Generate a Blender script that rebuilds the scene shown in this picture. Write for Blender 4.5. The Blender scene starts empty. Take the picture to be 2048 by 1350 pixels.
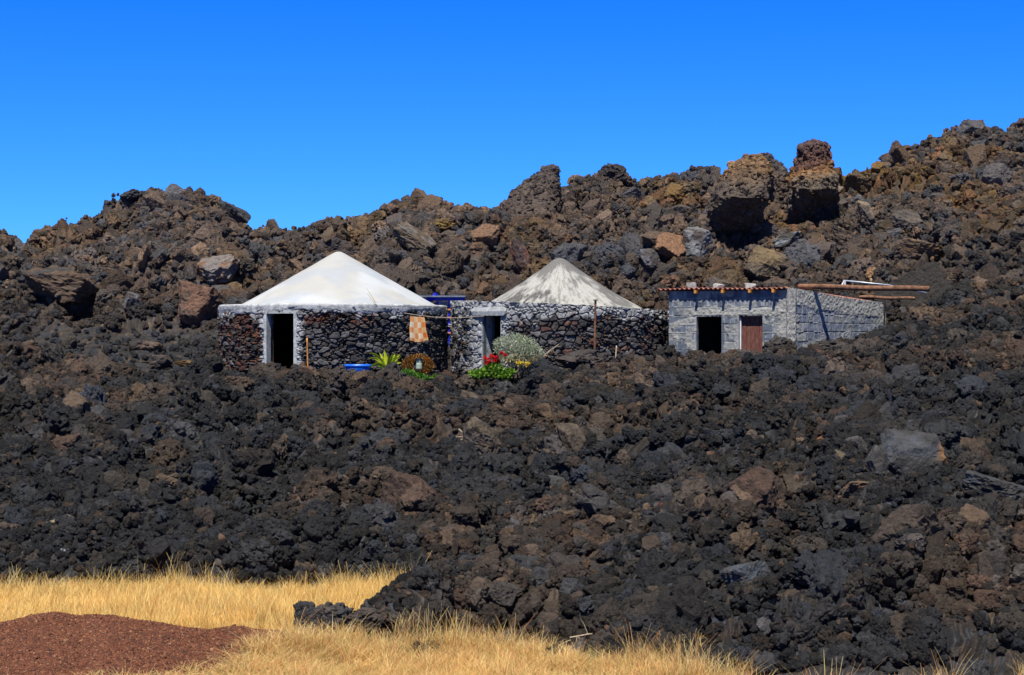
import bpy, math, random
import numpy as np
from mathutils import Vector
random.seed(7)
RNG = np.random.default_rng(11)
SC = bpy.context.scene
COL = SC.collection
R = math.radians
F = 3500.0          # focal length of the photograph in its own pixels

# ------------------------------------------------------------------ camera
cam_d = bpy.data.cameras.new('camera')
cam_d.sensor_width = 36.0
cam_d.lens = 36.0 * F / 2048.0
cam_d.clip_start = 0.1
cam_d.clip_end = 5000
cam = bpy.data.objects.new('camera', cam_d)
COL.objects.link(cam)
cam.location = (0, 0, 0)
cam.rotation_euler = (R(90), 0, 0)
SC.camera = cam

# ------------------------------------------------------------------ world, sun
SUN_EL, SUN_AZ = 63.0, -12.0     # azimuth measured from behind the camera, minus = left
world = bpy.data.worlds.new('World')
SC.world = world
world.use_nodes = True
nt = world.node_tree
bg = nt.nodes['Background']
sky = nt.nodes.new('ShaderNodeTexSky')
sky.sky_type = 'NISHITA'
sky.sun_disc = False
sky.sun_elevation = R(SUN_EL)
sky.sun_rotation = R(180 - SUN_AZ)
sky.altitude = 1800
sky.air_density = 1.0
sky.dust_density = 0.0
sky.ozone_density = 3.0
tc = nt.nodes.new('ShaderNodeTexCoord')
sep = nt.nodes.new('ShaderNodeSeparateXYZ')
nt.links.new(tc.outputs['Generated'], sep.inputs[0])
ramp = nt.nodes.new('ShaderNodeValToRGB')
ramp.color_ramp.elements[0].position = 0.03
ramp.color_ramp.elements[0].color = (0.23, 0.74, 1.56, 1)
ramp.color_ramp.elements[1].position = 0.21
ramp.color_ramp.elements[1].color = (0.045, 0.60, 2.4, 1)
e3 = ramp.color_ramp.elements.new(0.32)
e3.color = (0.11, 0.12, 0.15, 1)          # unseen sky above the frame, made dark and neutral to cut blue fill
nt.links.new(sep.outputs['Z'], ramp.inputs[0])
mul = nt.nodes.new('ShaderNodeMixRGB')
mul.blend_type = 'MULTIPLY'
mul.inputs[0].default_value = 1.0
nt.links.new(sky.outputs[0], mul.inputs[1])
nt.links.new(ramp.outputs[0], mul.inputs[2])
nt.links.new(mul.outputs[0], bg.inputs['Color'])
bg.inputs['Strength'].default_value = 0.08

sl = bpy.data.lights.new('sun', 'SUN')
sl.energy = 5.0
sl.angle = R(0.5)
sl.color = (1.0, 0.96, 0.89)
sun = bpy.data.objects.new('sun', sl)
COL.objects.link(sun)
_d = Vector((math.sin(R(SUN_AZ)) * math.cos(R(SUN_EL)), -math.cos(R(SUN_AZ)) * math.cos(R(SUN_EL)), math.sin(R(SUN_EL))))
sun.rotation_euler = _d.to_track_quat('Z', 'Y').to_euler()
sun.location = _d * 60

SC.view_settings.view_transform = 'Standard'
SC.view_settings.look = 'None'
SC.view_settings.exposure = 0.42
SC.view_settings.gamma = 1.0

# ------------------------------------------------------------------ numpy noise
def _h(ix, iy, iz, seed):
    n = (ix.astype(np.int64) * 73856093) ^ (iy.astype(np.int64) * 19349663) ^ (iz.astype(np.int64) * 83492791) ^ (seed * 2654435761 & 0x7fffffff)
    n = (n & 0xffffffff).astype(np.uint64)
    n = (n ^ (n >> np.uint64(15))) * np.uint64(0x2c1b3c6d) & np.uint64(0xffffffff)
    n = (n ^ (n >> np.uint64(12))) * np.uint64(0x297a2d39) & np.uint64(0xffffffff)
    n = n ^ (n >> np.uint64(15))
    return n.astype(np.float64) / 4294967295.0

def vn(x, y, z, seed=0):
    """smooth value noise 0..1"""
    x0, y0, z0 = np.floor(x), np.floor(y), np.floor(z)
    fx, fy, fz = x - x0, y - y0, z - z0
    fx, fy, fz = [f * f * f * (f * (f * 6 - 15) + 10) for f in (fx, fy, fz)]
    ix, iy, iz = x0.astype(np.int64), y0.astype(np.int64), z0.astype(np.int64)
    def c(a, b, d): return _h(ix + a, iy + b, iz + d, seed)
    x00 = c(0,0,0) * (1-fx) + c(1,0,0) * fx
    x10 = c(0,1,0) * (1-fx) + c(1,1,0) * fx
    x01 = c(0,0,1) * (1-fx) + c(1,0,1) * fx
    x11 = c(0,1,1) * (1-fx) + c(1,1,1) * fx
    return (x00 * (1-fy) + x10 * fy) * (1-fz) + (x01 * (1-fy) + x11 * fy) * fz

def fbm(x, y, z, octv=4, seed=0, gain=0.5):
    s, a, t = 0.0, 1.0, 0.0
    for o in range(octv):
        s = s + a * vn(x * 2**o, y * 2**o, z * 2**o, seed + o * 17); t += a; a *= gain
    return s / t

def billow(x, y, z, octv=3, seed=0, gain=0.5):
    s, a, t = 0.0, 1.0, 0.0
    for o in range(octv):
        s = s + a * np.abs(2 * vn(x * 2.1**o, y * 2.1**o, z * 2.1**o, seed + o * 31) - 1); t += a; a *= gain
    return s / t

def voro(x, y, seed=0, jit=0.9):
    """2-D cells: nearest distance, second nearest, id of cell"""
    xi, yi = np.floor(x).astype(np.int64), np.floor(y).astype(np.int64)
    f1 = np.full(x.shape, 9.0); f2 = np.full(x.shape, 9.0); cid = np.zeros(x.shape)
    z = np.zeros_like(xi)
    for a in (-1, 0, 1):
        for b in (-1, 0, 1):
            cx, cy = xi + a, yi + b
            px = cx + 0.5 + jit * (_h(cx, cy, z, seed) - 0.5)
            py = cy + 0.5 + jit * (_h(cx, cy, z, seed + 5) - 0.5)
            d = np.hypot(x - px, y - py)
            i = _h(cx, cy, z, seed + 9)
            closer = d < f1
            f2 = np.where(closer, f1, np.minimum(f2, d))
            cid = np.where(closer, i, cid)
            f1 = np.where(closer, d, f1)
    return f1, f2, cid

def sst(a, b, x):
    t = np.clip((x - a) / (b - a), 0, 1)
    return t * t * (3 - 2 * t)

def mixc(c, d, f):
    f = np.asarray(f)[..., None]
    return np.asarray(c) * (1 - f) + np.asarray(d) * f

# ------------------------------------------------------------------ object helpers
def P(px, row, Y):
    """the point that stands Y metres away in the direction of this photograph pixel"""
    return ((px - 1024.0) / F * Y, Y, (675.0 - row) / F * Y)

def mesh(name, V, Fc, mat=None, parent=None, col=None, smooth=False, mats=None, midx=None):
    V = np.asarray(V, dtype=np.float32)
    me = bpy.data.meshes.new(name)
    if isinstance(Fc, np.ndarray):
        n, k = Fc.shape
        me.vertices.add(len(V)); me.vertices.foreach_set('co', V.ravel())
        me.loops.add(n * k); me.loops.foreach_set('vertex_index', Fc.astype(np.int32).ravel())
        me.polygons.add(n); me.polygons.foreach_set('loop_start', np.arange(0, n * k, k, dtype=np.int32))
        me.polygons.foreach_set('loop_total', np.full(n, k, dtype=np.int32))
        me.update(calc_edges=True)
    else:
        me.from_pydata([tuple(map(float, v)) for v in V], [], Fc)
        me.update()
    me.validate()
    if col is not None:
        c = np.ones((len(V), 4), dtype=np.float32); c[:, :3] = np.clip(col, 0, 1)
        at = me.color_attributes.new('Col', 'FLOAT_COLOR', 'POINT')
        at.data.foreach_set('color', c.ravel())
    me.polygons.foreach_set('use_smooth', np.full(len(me.polygons), smooth))
    if mat: me.materials.append(mat)
    o = bpy.data.objects.new(name, me)
    COL.objects.link(o)
    if parent: o.parent = parent
    return o

def empty(name, loc=(0, 0, 0)):
    o = bpy.data.objects.new(name, None)
    o.empty_display_size = 0.3
    o.location = loc
    COL.objects.link(o)
    return o

def tag(o, label=None, cat=None, group=None, kind=None):
    if label: o['label'] = label
    if cat: o['category'] = cat
    if group: o['group'] = group
    if kind: o['kind'] = kind
    return o

def rebase(root, child):
    """child mesh is written in world space; keep it there under a moved empty"""
    child.location = -Vector(root.location)
    return child

class MB:
    """collects pieces into one mesh"""
    def __init__(s): s.V = []; s.F = []; s.C = []
    def add(s, V, Fs, c=(0.5, 0.5, 0.5)):
        b = len(s.V); V = [tuple(v) for v in V]
        s.V += V; s.F += [tuple(int(i) + b for i in f) for f in Fs]
        c = np.asarray(c, dtype=float)
        if c.ndim == 1: s.C += [tuple(c[:3])] * len(V)
        else: s.C += [tuple(k[:3]) for k in c]
    def box(s, c, h, ax=None, col=(0.5, 0.5, 0.5)):
        c = np.array(c, float)
        ax = np.eye(3) if ax is None else np.array(ax, float)
        V = [c + sx * h[0] * ax[0] + sy * h[1] * ax[1] + sz * h[2] * ax[2] for sz in (-1, 1) for sy in (-1, 1) for sx in (-1, 1)]
        s.add(V, [(0,2,3,1), (4,5,7,6), (0,1,5,4), (2,6,7,3), (0,4,6,2), (1,3,7,5)], col)
    def tube(s, pts, rad, n=7, col=(0.5, 0.5, 0.5), cap=True, wob=0.0):
        pts = [np.array(p, float) for p in pts]
        if np.isscalar(rad): rad = [rad] * len(pts)
        V = []; m = len(pts)
        for i, p in enumerate(pts):
            d = pts[min(i+1, m-1)] - pts[max(i-1, 0)]; d = d / (np.linalg.norm(d) + 1e-9)
            u = np.cross(d, (0, 0, 1.0));
            if np.linalg.norm(u) < 0.1: u = np.cross(d, (1.0, 0, 0))
            u /= np.linalg.norm(u); w = np.cross(d, u)
            for k in range(n):
                a = 2 * math.pi * k / n
                r = rad[i] * (1 + wob * random.uniform(-1, 1))
                V.append(p + r * (math.cos(a) * u + math.sin(a) * w))
        Fs = [(i*n+k, i*n+(k+1) % n, (i+1)*n+(k+1) % n, (i+1)*n+k) for i in range(m-1) for k in range(n)]
        if cap: Fs += [tuple(range(n))[::-1], tuple((m-1)*n + k for k in range(n))]
        s.add(V, Fs, col)
    def build(s, name, mat, parent=None, smooth=False, col=False):
        o = mesh(name, s.V, s.F, mat, parent, col=np.array(s.C) if col else None, smooth=smooth)
        return o

def grid_faces(nu, nv):
    i = np.arange(nu - 1)[:, None] * nv + np.arange(nv - 1)[None, :]
    i = i.ravel()
    return np.stack([i, i + nv, i + nv + 1, i + 1], axis=1)

def ico(sub):
    import bmesh
    bm = bmesh.new()
    bmesh.ops.create_icosphere(bm, subdivisions=sub, radius=1.0)
    V = np.array([v.co[:] for v in bm.verts]); Fs = np.array([[v.index for v in f.verts] for f in bm.faces])
    bm.free()
    return V, Fs
ICO = {k: ico(k) for k in (2, 3, 4, 5, 6)}

# ------------------------------------------------------------------ materials
def mat_new(name):
    m = bpy.data.materials.new(name); m.use_nodes = True
    b = m.node_tree.nodes['Principled BSDF']
    return m, m.node_tree, b

def N(nt, t, **kw):
    n = nt.nodes.new(t)
    for k, v in kw.items(): setattr(n, k, v)
    return n

def add_bump(nt, b, specs, coord='Object'):
    """chain of noise bumps: (scale, strength, distance, detail)"""
    tc = N(nt, 'ShaderNodeTexCoord'); prev = None
    for sc, st, di, de in specs:
        n = N(nt, 'ShaderNodeTexNoise'); n.inputs['Scale'].default_value = sc; n.inputs['Detail'].default_value = de
        n.inputs['Roughness'].default_value = 0.65
        nt.links.new(tc.outputs[coord], n.inputs['Vector'])
        bu = N(nt, 'ShaderNodeBump'); bu.inputs['Strength'].default_value = st; bu.inputs['Distance'].default_value = di
        nt.links.new(n.outputs['Fac'], bu.inputs['Height'])
        if prev: nt.links.new(prev.outputs[0], bu.inputs['Normal'])
        prev = bu
    nt.links.new(prev.outputs[0], b.inputs['Normal'])
    return tc

def mat_attr(name, rough=0.9, var=0.35, vscale=8.0, bump=((30, 0.5, 0.02, 4),), attr='Col', atype='GEOMETRY', spec=0.3, transl=0.0, tint=None):
    """colour from the mesh's own colour attribute, broken up with noise"""
    m, nt, b = mat_new(name)
    a = N(nt, 'ShaderNodeAttribute', attribute_name=attr, attribute_type=atype)
    g = N(nt, 'ShaderNodeNewGeometry')
    n = N(nt, 'ShaderNodeTexNoise'); n.inputs['Scale'].default_value = vscale; n.inputs['Detail'].default_value = 5; n.inputs['Roughness'].default_value = 0.7
    nt.links.new(g.outputs['Position'], n.inputs['Vector'])
    mr = N(nt, 'ShaderNodeMapRange'); mr.inputs[1].default_value = 0.25; mr.inputs[2].default_value = 0.75
    mr.inputs[3].default_value = 1 - var; mr.inputs[4].default_value = 1 + var
    nt.links.new(n.outputs['Fac'], mr.inputs[0])
    mx = N(nt, 'ShaderNodeVectorMath', operation='SCALE')
    nt.links.new(a.outputs['Color'], mx.inputs[0]); nt.links.new(mr.outputs[0], mx.inputs['Scale'])
    nt.links.new(mx.outputs[0], b.inputs['Base Color'])
    b.inputs['Roughness'].default_value = rough
    b.inputs['Specular IOR Level'].default_value = spec
    if bump: add_bump(nt, b, bump)
    if transl > 0:
        tr = N(nt, 'ShaderNodeBsdfTranslucent'); nt.links.new(mx.outputs[0], tr.inputs['Color'])
        ms = N(nt, 'ShaderNodeMixShader'); ms.inputs[0].default_value = transl
        out = nt.nodes['Material Output']
        nt.links.new(b.outputs[0], ms.inputs[1]); nt.links.new(tr.outputs[0], ms.inputs[2]); nt.links.new(ms.outputs[0], out.inputs['Surface'])
    return m

def mat_two(name, c1, c2, scale=6, rough=0.8, bump=((40, 0.3, 0.01, 3),), lo=0.35, hi=0.65, metal=0.0, spec=0.4, stretch=None, coord='Object'):
    m, nt, b = mat_new(name)
    tc = N(nt, 'ShaderNodeTexCoord')
    n = N(nt, 'ShaderNodeTexNoise'); n.inputs['Scale'].default_value = scale; n.inputs['Detail'].default_value = 6; n.inputs['Roughness'].default_value = 0.65
    if stretch:
        mp = N(nt, 'ShaderNodeMapping'); mp.inputs['Scale'].default_value = stretch
        nt.links.new(tc.outputs[coord], mp.inputs[0]); nt.links.new(mp.outputs[0], n.inputs['Vector'])
    else: nt.links.new(tc.outputs[coord], n.inputs['Vector'])
    r = N(nt, 'ShaderNodeValToRGB')
    r.color_ramp.elements[0].position = lo; r.color_ramp.elements[0].color = (*c1, 1)
    r.color_ramp.elements[1].position = hi; r.color_ramp.elements[1].color = (*c2, 1)
    nt.links.new(n.outputs['Fac'], r.inputs[0]); nt.links.new(r.outputs[0], b.inputs['Base Color'])
    b.inputs['Roughness'].default_value = rough; b.inputs['Metallic'].default_value = metal
    b.inputs['Specular IOR Level'].default_value = spec
    if bump: add_bump(nt, b, bump)
    return m

LAVA_BUMP = ((9, 0.7, 0.05, 6), (34, 0.7, 0.02, 4))
M_lava = mat_attr('lava_rock', rough=0.8, var=0.6, vscale=5.0, bump=LAVA_BUMP, spec=0.25)
M_rub = mat_attr('lava_clinker', rough=0.7, var=0.6, vscale=9.0, bump=((5.0, 0.9, 0.16, 6), (16, 0.9, 0.06, 5)), attr='icol', atype='INSTANCER', spec=0.4)
M_stone = mat_attr('rubble_masonry', rough=0.9, var=0.35, vscale=14.0, bump=((24, 0.7, 0.03, 5), (70, 0.5, 0.01, 3)), spec=0.2)
M_block = mat_attr('block_masonry', rough=0.92, var=0.22, vscale=9.0, bump=((40, 0.5, 0.015, 5),), spec=0.2)
M_conc = mat_two('rough_cement', (0.24, 0.25, 0.255), (0.56, 0.575, 0.58), scale=5, rough=0.95, bump=((14, 0.6, 0.03, 6), (60, 0.5, 0.01, 3)))
M_plaster = mat_two('pale_cement_jamb', (0.28, 0.30, 0.30), (0.50, 0.52, 0.52), scale=7, rough=0.95, bump=((18, 0.5, 0.02, 5),))
M_roofw = mat_attr('whitewashed_roof', rough=0.85, var=0.05, vscale=2.0, bump=((3, 0.25, 0.04, 4), (26, 0.2, 0.01, 4)), spec=0.3)
M_roofs = mat_attr('weathered_roof', rough=0.95, var=0.22, vscale=16.0, bump=((22, 0.6, 0.03, 5),), spec=0.2)
M_dark = mat_two('dark_earth_and_shade', (0.02, 0.018, 0.016), (0.04, 0.035, 0.03), scale=3, rough=1.0)  # near-black: indoor shade put into the colour of floors and shed walls
M_wood_o = mat_two('orange_timber', (0.42, 0.17, 0.03), (0.68, 0.30, 0.06), scale=14, rough=0.8)
M_wood_g = mat_two('dry_branch', (0.30, 0.23, 0.15), (0.55, 0.45, 0.32), scale=20, rough=0.9)
M_rust = mat_two('rusty_steel', (0.07, 0.035, 0.02), (0.27, 0.13, 0.07), scale=7, rough=0.85, spec=0.4)
M_zinc = mat_two('galvanised_pipe', (0.35, 0.40, 0.45), (0.55, 0.60, 0.66), scale=9, rough=0.45, metal=0.5)
M_tile = mat_two('terracotta_sheet', (0.28, 0.10, 0.07), (0.46, 0.21, 0.16), scale=5, rough=0.9)
M_red = mat_two('red_brown_boards', (0.13, 0.040, 0.028), (0.26, 0.17, 0.12), scale=6, rough=0.85, stretch=(9, 9, 0.9), lo=.5, hi=.72)
M_teal = mat_two('grey_teal_paint', (0.06, 0.085, 0.095), (0.14, 0.18, 0.19), scale=6, rough=0.7)
M_blue = mat_two('blue_paint', (0.003, 0.01, 0.32), (0.008, 0.03, 0.62), scale=3, rough=0.45, bump=None)
M_bluep = mat_two('blue_plastic', (0.01, 0.11, 0.62), (0.02, 0.20, 0.80), scale=3, rough=0.35, bump=None)
M_pane = mat_two('grey_pane', (0.10, 0.13, 0.20), (0.22, 0.26, 0.33), scale=3, rough=0.4, bump=None)
M_pbl = mat_two('pale_blue_board', (0.22, 0.33, 0.42), (0.34, 0.46, 0.55), scale=5, rough=0.7, bump=None)
M_orange = mat_two('orange_strap', (0.6, 0.20, 0.05), (0.75, 0.30, 0.08), scale=9, rough=0.7, bump=None)
M_white = mat_two('white_paint', (0.55, 0.55, 0.55), (0.8, 0.8, 0.8), scale=9, rough=0.6, bump=None)
M_leaf = mat_attr('plant_leaf', rough=0.6, var=0.2, vscale=30, bump=None, transl=0.25)
M_grass = mat_attr('dry_grass', rough=0.7, var=0.25, vscale=1.3, bump=None, attr='Col', transl=0.4)
M_towel = mat_attr('towel_cloth', rough=0.95, var=0.08, vscale=60, bump=((120, 0.4, 0.004, 2),), transl=0.12)
M_cinder = mat_two('red_cinder', (0.045, 0.018, 0.009), (0.14, 0.055, 0.026), scale=38, rough=0.95, bump=((60, 0.9, 0.02, 4), (16, 0.6, 0.03, 4)))
M_cpeb = mat_attr('cinder_grain', rough=0.8, var=0.2, vscale=20, bump=None, attr='icol', atype='INSTANCER')
M_soil = mat_two('dry_soil', (0.10, 0.06, 0.035), (0.26, 0.17, 0.09), scale=2.5, rough=1.0, bump=((20, 0.6, 0.03, 5),), coord='Object')

# ------------------------------------------------------------------ terrain height
def foot(px):
    return np.interp(px, [-900, 0, 300, 520, 700, 790, 835, 870, 940, 1050, 1250, 1500, 1800, 3000],
                         [27.2, 26.9, 27.2, 26.7, 27.2, 26.8, 26.3, 23.6, 21.7, 21.3, 20.9, 20.4, 20.0, 19.6])
CP = [-900, 0, 220, 440, 667, 900, 1040, 1090, 1330, 1500, 1700, 1850, 2048, 3000]
Z34 = [-3.0, -3.0, -3.0, -3.0, -3.0, -2.9, -2.85, -2.8, -2.6, -2.45, -2.3, -2.1, -2.0, -1.9]
Z40 = [-2.3, -2.3, -2.3, -2.35, -2.35, -2.3, -2.2, -2.2, -2.0, -1.85, -1.6, -1.35, -1.1, -0.9]
Z47 = [-1.75, -1.75, -1.85, -2.0, -2.15, -2.15, -2.05, -1.8, -1.7, -1.5, -1.2, -0.7, -0.4, 0.1]
Z52 = [-1.2, -1.2, -1.4, -1.65, -1.85, -1.9, -1.8, -1.25, -0.95, -0.65, -0.45, 0.0, 0.25, 0.8]
Z60 = [-0.5, -0.5, -0.5, -0.6, -1.3, -1.3, -1.3, -1.3, -1.0, -0.8, -0.1, 0.7, 1.2, 1.6]
Z66 = [0.3, 0.25, 0.25, 0.3, 0.3, 0.3, 0.4, 0.5, 0.7, 1.1, 1.4, 2.0, 2.6, 3.2]
SKY0 = [(-900, 430), (-400, 455), (-100, 455), (0, 478), (45, 522), (70, 508), (130, 484), (190, 466), (225, 436), (260, 430), (300, 414), (340, 416), (400, 420),
       (470, 438), (500, 450), (560, 448), (620, 450), (680, 440), (740, 446), (775, 426), (820, 410), (900, 404), (1000, 398),
       (1050, 400), (1100, 402), (1200, 394), (1300, 410), (1350, 410), (1400, 384), (1460, 376), (1520, 376), (1600, 376), (1690, 360), (1740, 352),
       (1790, 352), (1840, 345), (1880, 326), (1950, 306), (2000, 294), (2048, 290), (2300, 265), (3000, 270)]
YR = 92.0
SKY = [(a, b + (20 if 1380 < a < 1720 else 13)) for a, b in SKY0]
HUT1 = (-5.88, 57.7, 3.70)
HUT2 = (1.60, 57.5, 3.57)
SA, SB, SCc, SD = (8.45, 53.0), (4.90, 54.66), (12.10, 56.66), (8.55, 58.32)

def base_z(X, Y):
    px = 1024 + F * X / np.maximum(Y, 1)
    f = foot(px)
    c = [np.interp(px, CP, z) for z in (Z34, Z40, Z47, Z52, Z60, Z66)]
    zr = (675 - np.interp(px, [s[0] for s in SKY], [s[1] for s in SKY])) / F * YR
    t = np.clip((Y - f) / (34 - f), 0, 1)
    z = c[0] + (-4.0 - c[0]) * (1 - t) ** 1.5
    st = [34, 40, 47, 52, 60, 66]
    for k in range(5):
        tt = np.clip((Y - st[k]) / (st[k+1] - st[k]), 0, 1)
        z = np.where(Y > st[k], c[k] * (1 - tt) + c[k+1] * tt, z)
    tt = np.clip((Y - 66) / (YR - 66), 0, 1)
    z = np.where(Y > 66, c[5] + (zr - c[5]) * (0.35 * tt + 0.65 * tt ** 0.75), z)
    z = np.where(Y > YR, zr - 0.10 * (Y - YR) - 0.01 * (Y - YR) ** 2, z)
    return z, f, px

def Yat0(px, row):
    yy = np.linspace(21, YR - .5, 1600)
    z, _, _ = base_z((px - 1024) / F * yy, yy)
    hit = np.where(z > (675 - row) / F * yy)[0]
    return float(yy[hit[0]]) if len(hit) else YR - 1
FEET = [(1625, 458, 1.5), (1468, 512, 1.5), (1060, 478, 0.8), (560, 0, 0)]
FEET = [((p - 1024) / F * Yat0(p, q), Yat0(p, q), k) for p, q, k in FEET if k]

def in_shed(X, Y, m=0.0):
    # front wall AB, side wall AC, edges BD, CD : signed distances
    def sd(p, q):
        dx, dy = q[0] - p[0], q[1] - p[1]; L = math.hypot(dx, dy)
        return ((X - p[0]) * dy - (Y - p[1]) * dx) / L
    a = sd(SB, SA); b = sd(SA, SCc); c = sd(SCc, SD); d = sd(SD, SB)
    return np.minimum(np.minimum(-a, -b), np.minimum(-c, -d)) + m     # >0 inside

def lava_z(X, Y, full=True):
    z, f, px = base_z(X, Y)
    s = Y - f
    # spur of lava that reaches into the grass
    e = 1.0
    ux = (px - 590) / 260.0
    spur = sst(-0.02, 0.12, ux) * sst(1.35, 1.05, ux)
    wid = 0.75 + 0.5 * np.clip(ux, 0, 1)
    sp = spur * np.exp(-((Y - 22.9) / wid) ** 4) * (0.32 + 0.12 * np.clip(ux, 0, 1))
    z = np.where(s < 0, -4.0, z)
    z = np.maximum(z, -4.0 + sp)
    inl = np.maximum(sst(-0.3, 1.2, s), np.clip(sp / 0.3, 0, 1))
    hill = sst(60, 74, Y)
    # calm zone round the buildings
    d1 = np.hypot(X - HUT1[0], Y - HUT1[1]) - HUT1[2]
    d2 = np.hypot(X - HUT2[0], Y - HUT2[1]) - HUT2[2]
    d3 = -in_shed(X, Y)
    dn = np.minimum(np.minimum(d1, d2), d3)
    calm = sst(0.3, 4.5, dn)
    amp = inl * (0.15 + 0.85 * calm)
    for fx, fy, fk in FEET:
        gg = np.exp(-((X - fx) / 1.7) ** 2 - ((Y - fy + 1.6) / 2.6) ** 2)
        z = z - fk * .75 * gg; amp = amp * (1 - .8 * gg)
    wx = X + 1.2 * (vn(X * .5, Y * .5, 0 * X, 3) - .5); wy = Y + 1.2 * (vn(X * .5, Y * .5, 0 * X, 4) - .5)
    n = (vn(wx / 5.5, wy / 5.5, 0 * X, 21) - .5) * (0.75 + 1.8 * hill)
    n = n + (0.42 - billow(wx / 2.3, wy / 2.0, 0 * X, 1, 22)) * (1.20 + 0.55 * hill)
    n = n + (0.45 - billow(wx / .95, wy / .85, 0 * X, 1, 23)) * (0.60 + 0.10 * hill)
    # dark terrace at the left is nearly smooth
    terr = sst(470, 380, px) * sst(53.5, 55.5, Y) * sst(66, 64, Y)
    z = z + n * amp * (1 - 0.8 * terr)
    padw = sst(1.0, 0.25, dn)
    pz = np.where(d3 < np.minimum(d1, d2), -1.15, -1.32)
    z = z * (1 - padw) + pz * padw
    return z, inl, hill, px, terr, dn

DARK = np.array([(0.030, 0.031, 0.034), (0.022, 0.022, 0.024), (0.042, 0.042, 0.046), (0.045, 0.037, 0.030), (0.032, 0.036, 0.046)])
WARM = np.array([(0.115, 0.080, 0.055), (0.085, 0.060, 0.044), (0.15, 0.095, 0.055), (0.12, 0.068, 0.045), (0.10, 0.082, 0.068)])
HILL = np.array([(0.145, 0.100, 0.074), (0.115, 0.081, 0.062), (0.088, 0.072, 0.065), (0.180, 0.118, 0.076), (0.076, 0.073, 0.077)])
OCH = np.array([(0.20, 0.115, 0.035), (0.17, 0.085, 0.035), (0.15, 0.10, 0.05), (0.20, 0.10, 0.05), (0.13, 0.09, 0.05)])
PAL = np.array([(0.20, 0.17, 0.15), (0.16, 0.15, 0.155), (0.24, 0.15, 0.09), (0.28, 0.17, 0.11), (0.14, 0.14, 0.15)])

def lava_col(X, Y, Z, hill, terr, px, r):
    """r: random 0..1 per rock (or smooth noise on the ground)"""
    k = np.floor(r * 4.999).astype(int)
    a, b, h, o, p = DARK[k], WARM[k], HILL[k], OCH[k], PAL[k]
    pn = fbm(X / 3.0, Y / 4.5, Z, 3, 51)
    r2 = (r * 7.31) % 1.0
    right = sst(1250, 1700, px) * (1 - hill)
    mid = np.exp(-((px - 1080) / 190.0) ** 2) * np.exp(-((Y - 41) / 5.5) ** 2)
    warm = sst(0.60, 0.50, 1 - pn + 0.0) * 0.0
    warm = sst(0.53 - 0.09 * right - 0.18 * mid, 0.66 - 0.06 * right - 0.12 * mid, pn + 0.10 * (r2 - 0.5))
    near = mixc(a * 1.0, b, np.clip(warm * 0.75 + (r2 > 0.94) * 0.7, 0, 1))
    on = fbm(X / 4.0 + 9, Y / 5.0, Z / 3.0, 3, 61)
    och = sst(0.50, 0.61, on + 0.14 * (r2 - .5)) * (0.45 + 0.55 * sst(700, 1500, px))
    gn = sst(0.55, 0.68, fbm(X / 5.0 - 4, Y / 5.0, Z / 3.0, 3, 71))
    far = mixc(h, o, np.clip(och * 1.0, 0, 1))
    far = mixc(far, a * 2.0, gn * 0.5)
    far = far * (0.60 + 0.95 * ((r * 13.7) % 1.0) ** 1.5)[..., None]
    near = near * (0.50 + 1.25 * ((r * 13.7) % 1.0) ** 1.8)[..., None]
    c = mixc(near, far, hill)
    c = mixc(c, a * 1.3, terr * 0.9)
    c = mixc(c, p, (((r * 31.7) % 1.0) > 0.985) * 0.8)
    return c

# fan-shaped sheet of lava, finest where it stands near
nu, nv = 1000, 900
us = np.linspace(-0.47, 0.47, nu)
ys = 20.0 * (118.0 / 20.0) ** np.linspace(0, 1, nv)
U, YY = np.meshgrid(us, ys, indexing='ij')
XX = U * YY
ZZ, inl, hill, PX, terr, dn = lava_z(XX, YY)
# overhanging roughness: push sideways as well as up
am = inl * (0.3 + 0.7 * sst(0.2, 1.5, dn)) * (1 - .75 * terr)
rz = billow(XX / .42, YY / .42, ZZ / .42, 2, 81)
dzf = (0.4 - rz) * 0.22 * am
dx = (fbm(XX / .6, YY / .6, ZZ / .4, 2, 91) - .5) * .5 * am
dy = (fbm(XX / .6, YY / .6, ZZ / .4, 2, 95) - .5) * .5 * am
rr = np.clip(fbm(XX / .5, YY / .5, ZZ / .5, 2, 99) * 1.6 - .3, 0, 0.999)
cc = lava_col(XX, YY, ZZ, hill, terr, PX, rr) * 0.6
VV = np.stack([XX + dx, YY + dy, ZZ + dzf - 0.05 * (inl < 0.02)], -1).reshape(-1, 3)
lf = mesh('lava_field', VV, grid_faces(nu, nv), M_lava, col=cc.reshape(-1, 3))
tag(lf, 'dark rough lava field rising into brown lava hills behind the huts', kind='structure')

# wide ground to the horizon
g = 3000.0
gr = mesh('ground', [(-g, -g, -4.03), (g, -g, -4.03), (g, g, -4.03), (-g, g, -4.03)], [(0, 1, 2, 3)], M_soil)
tag(gr, 'dry sandy ground under the golden grass', kind='structure')

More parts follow.
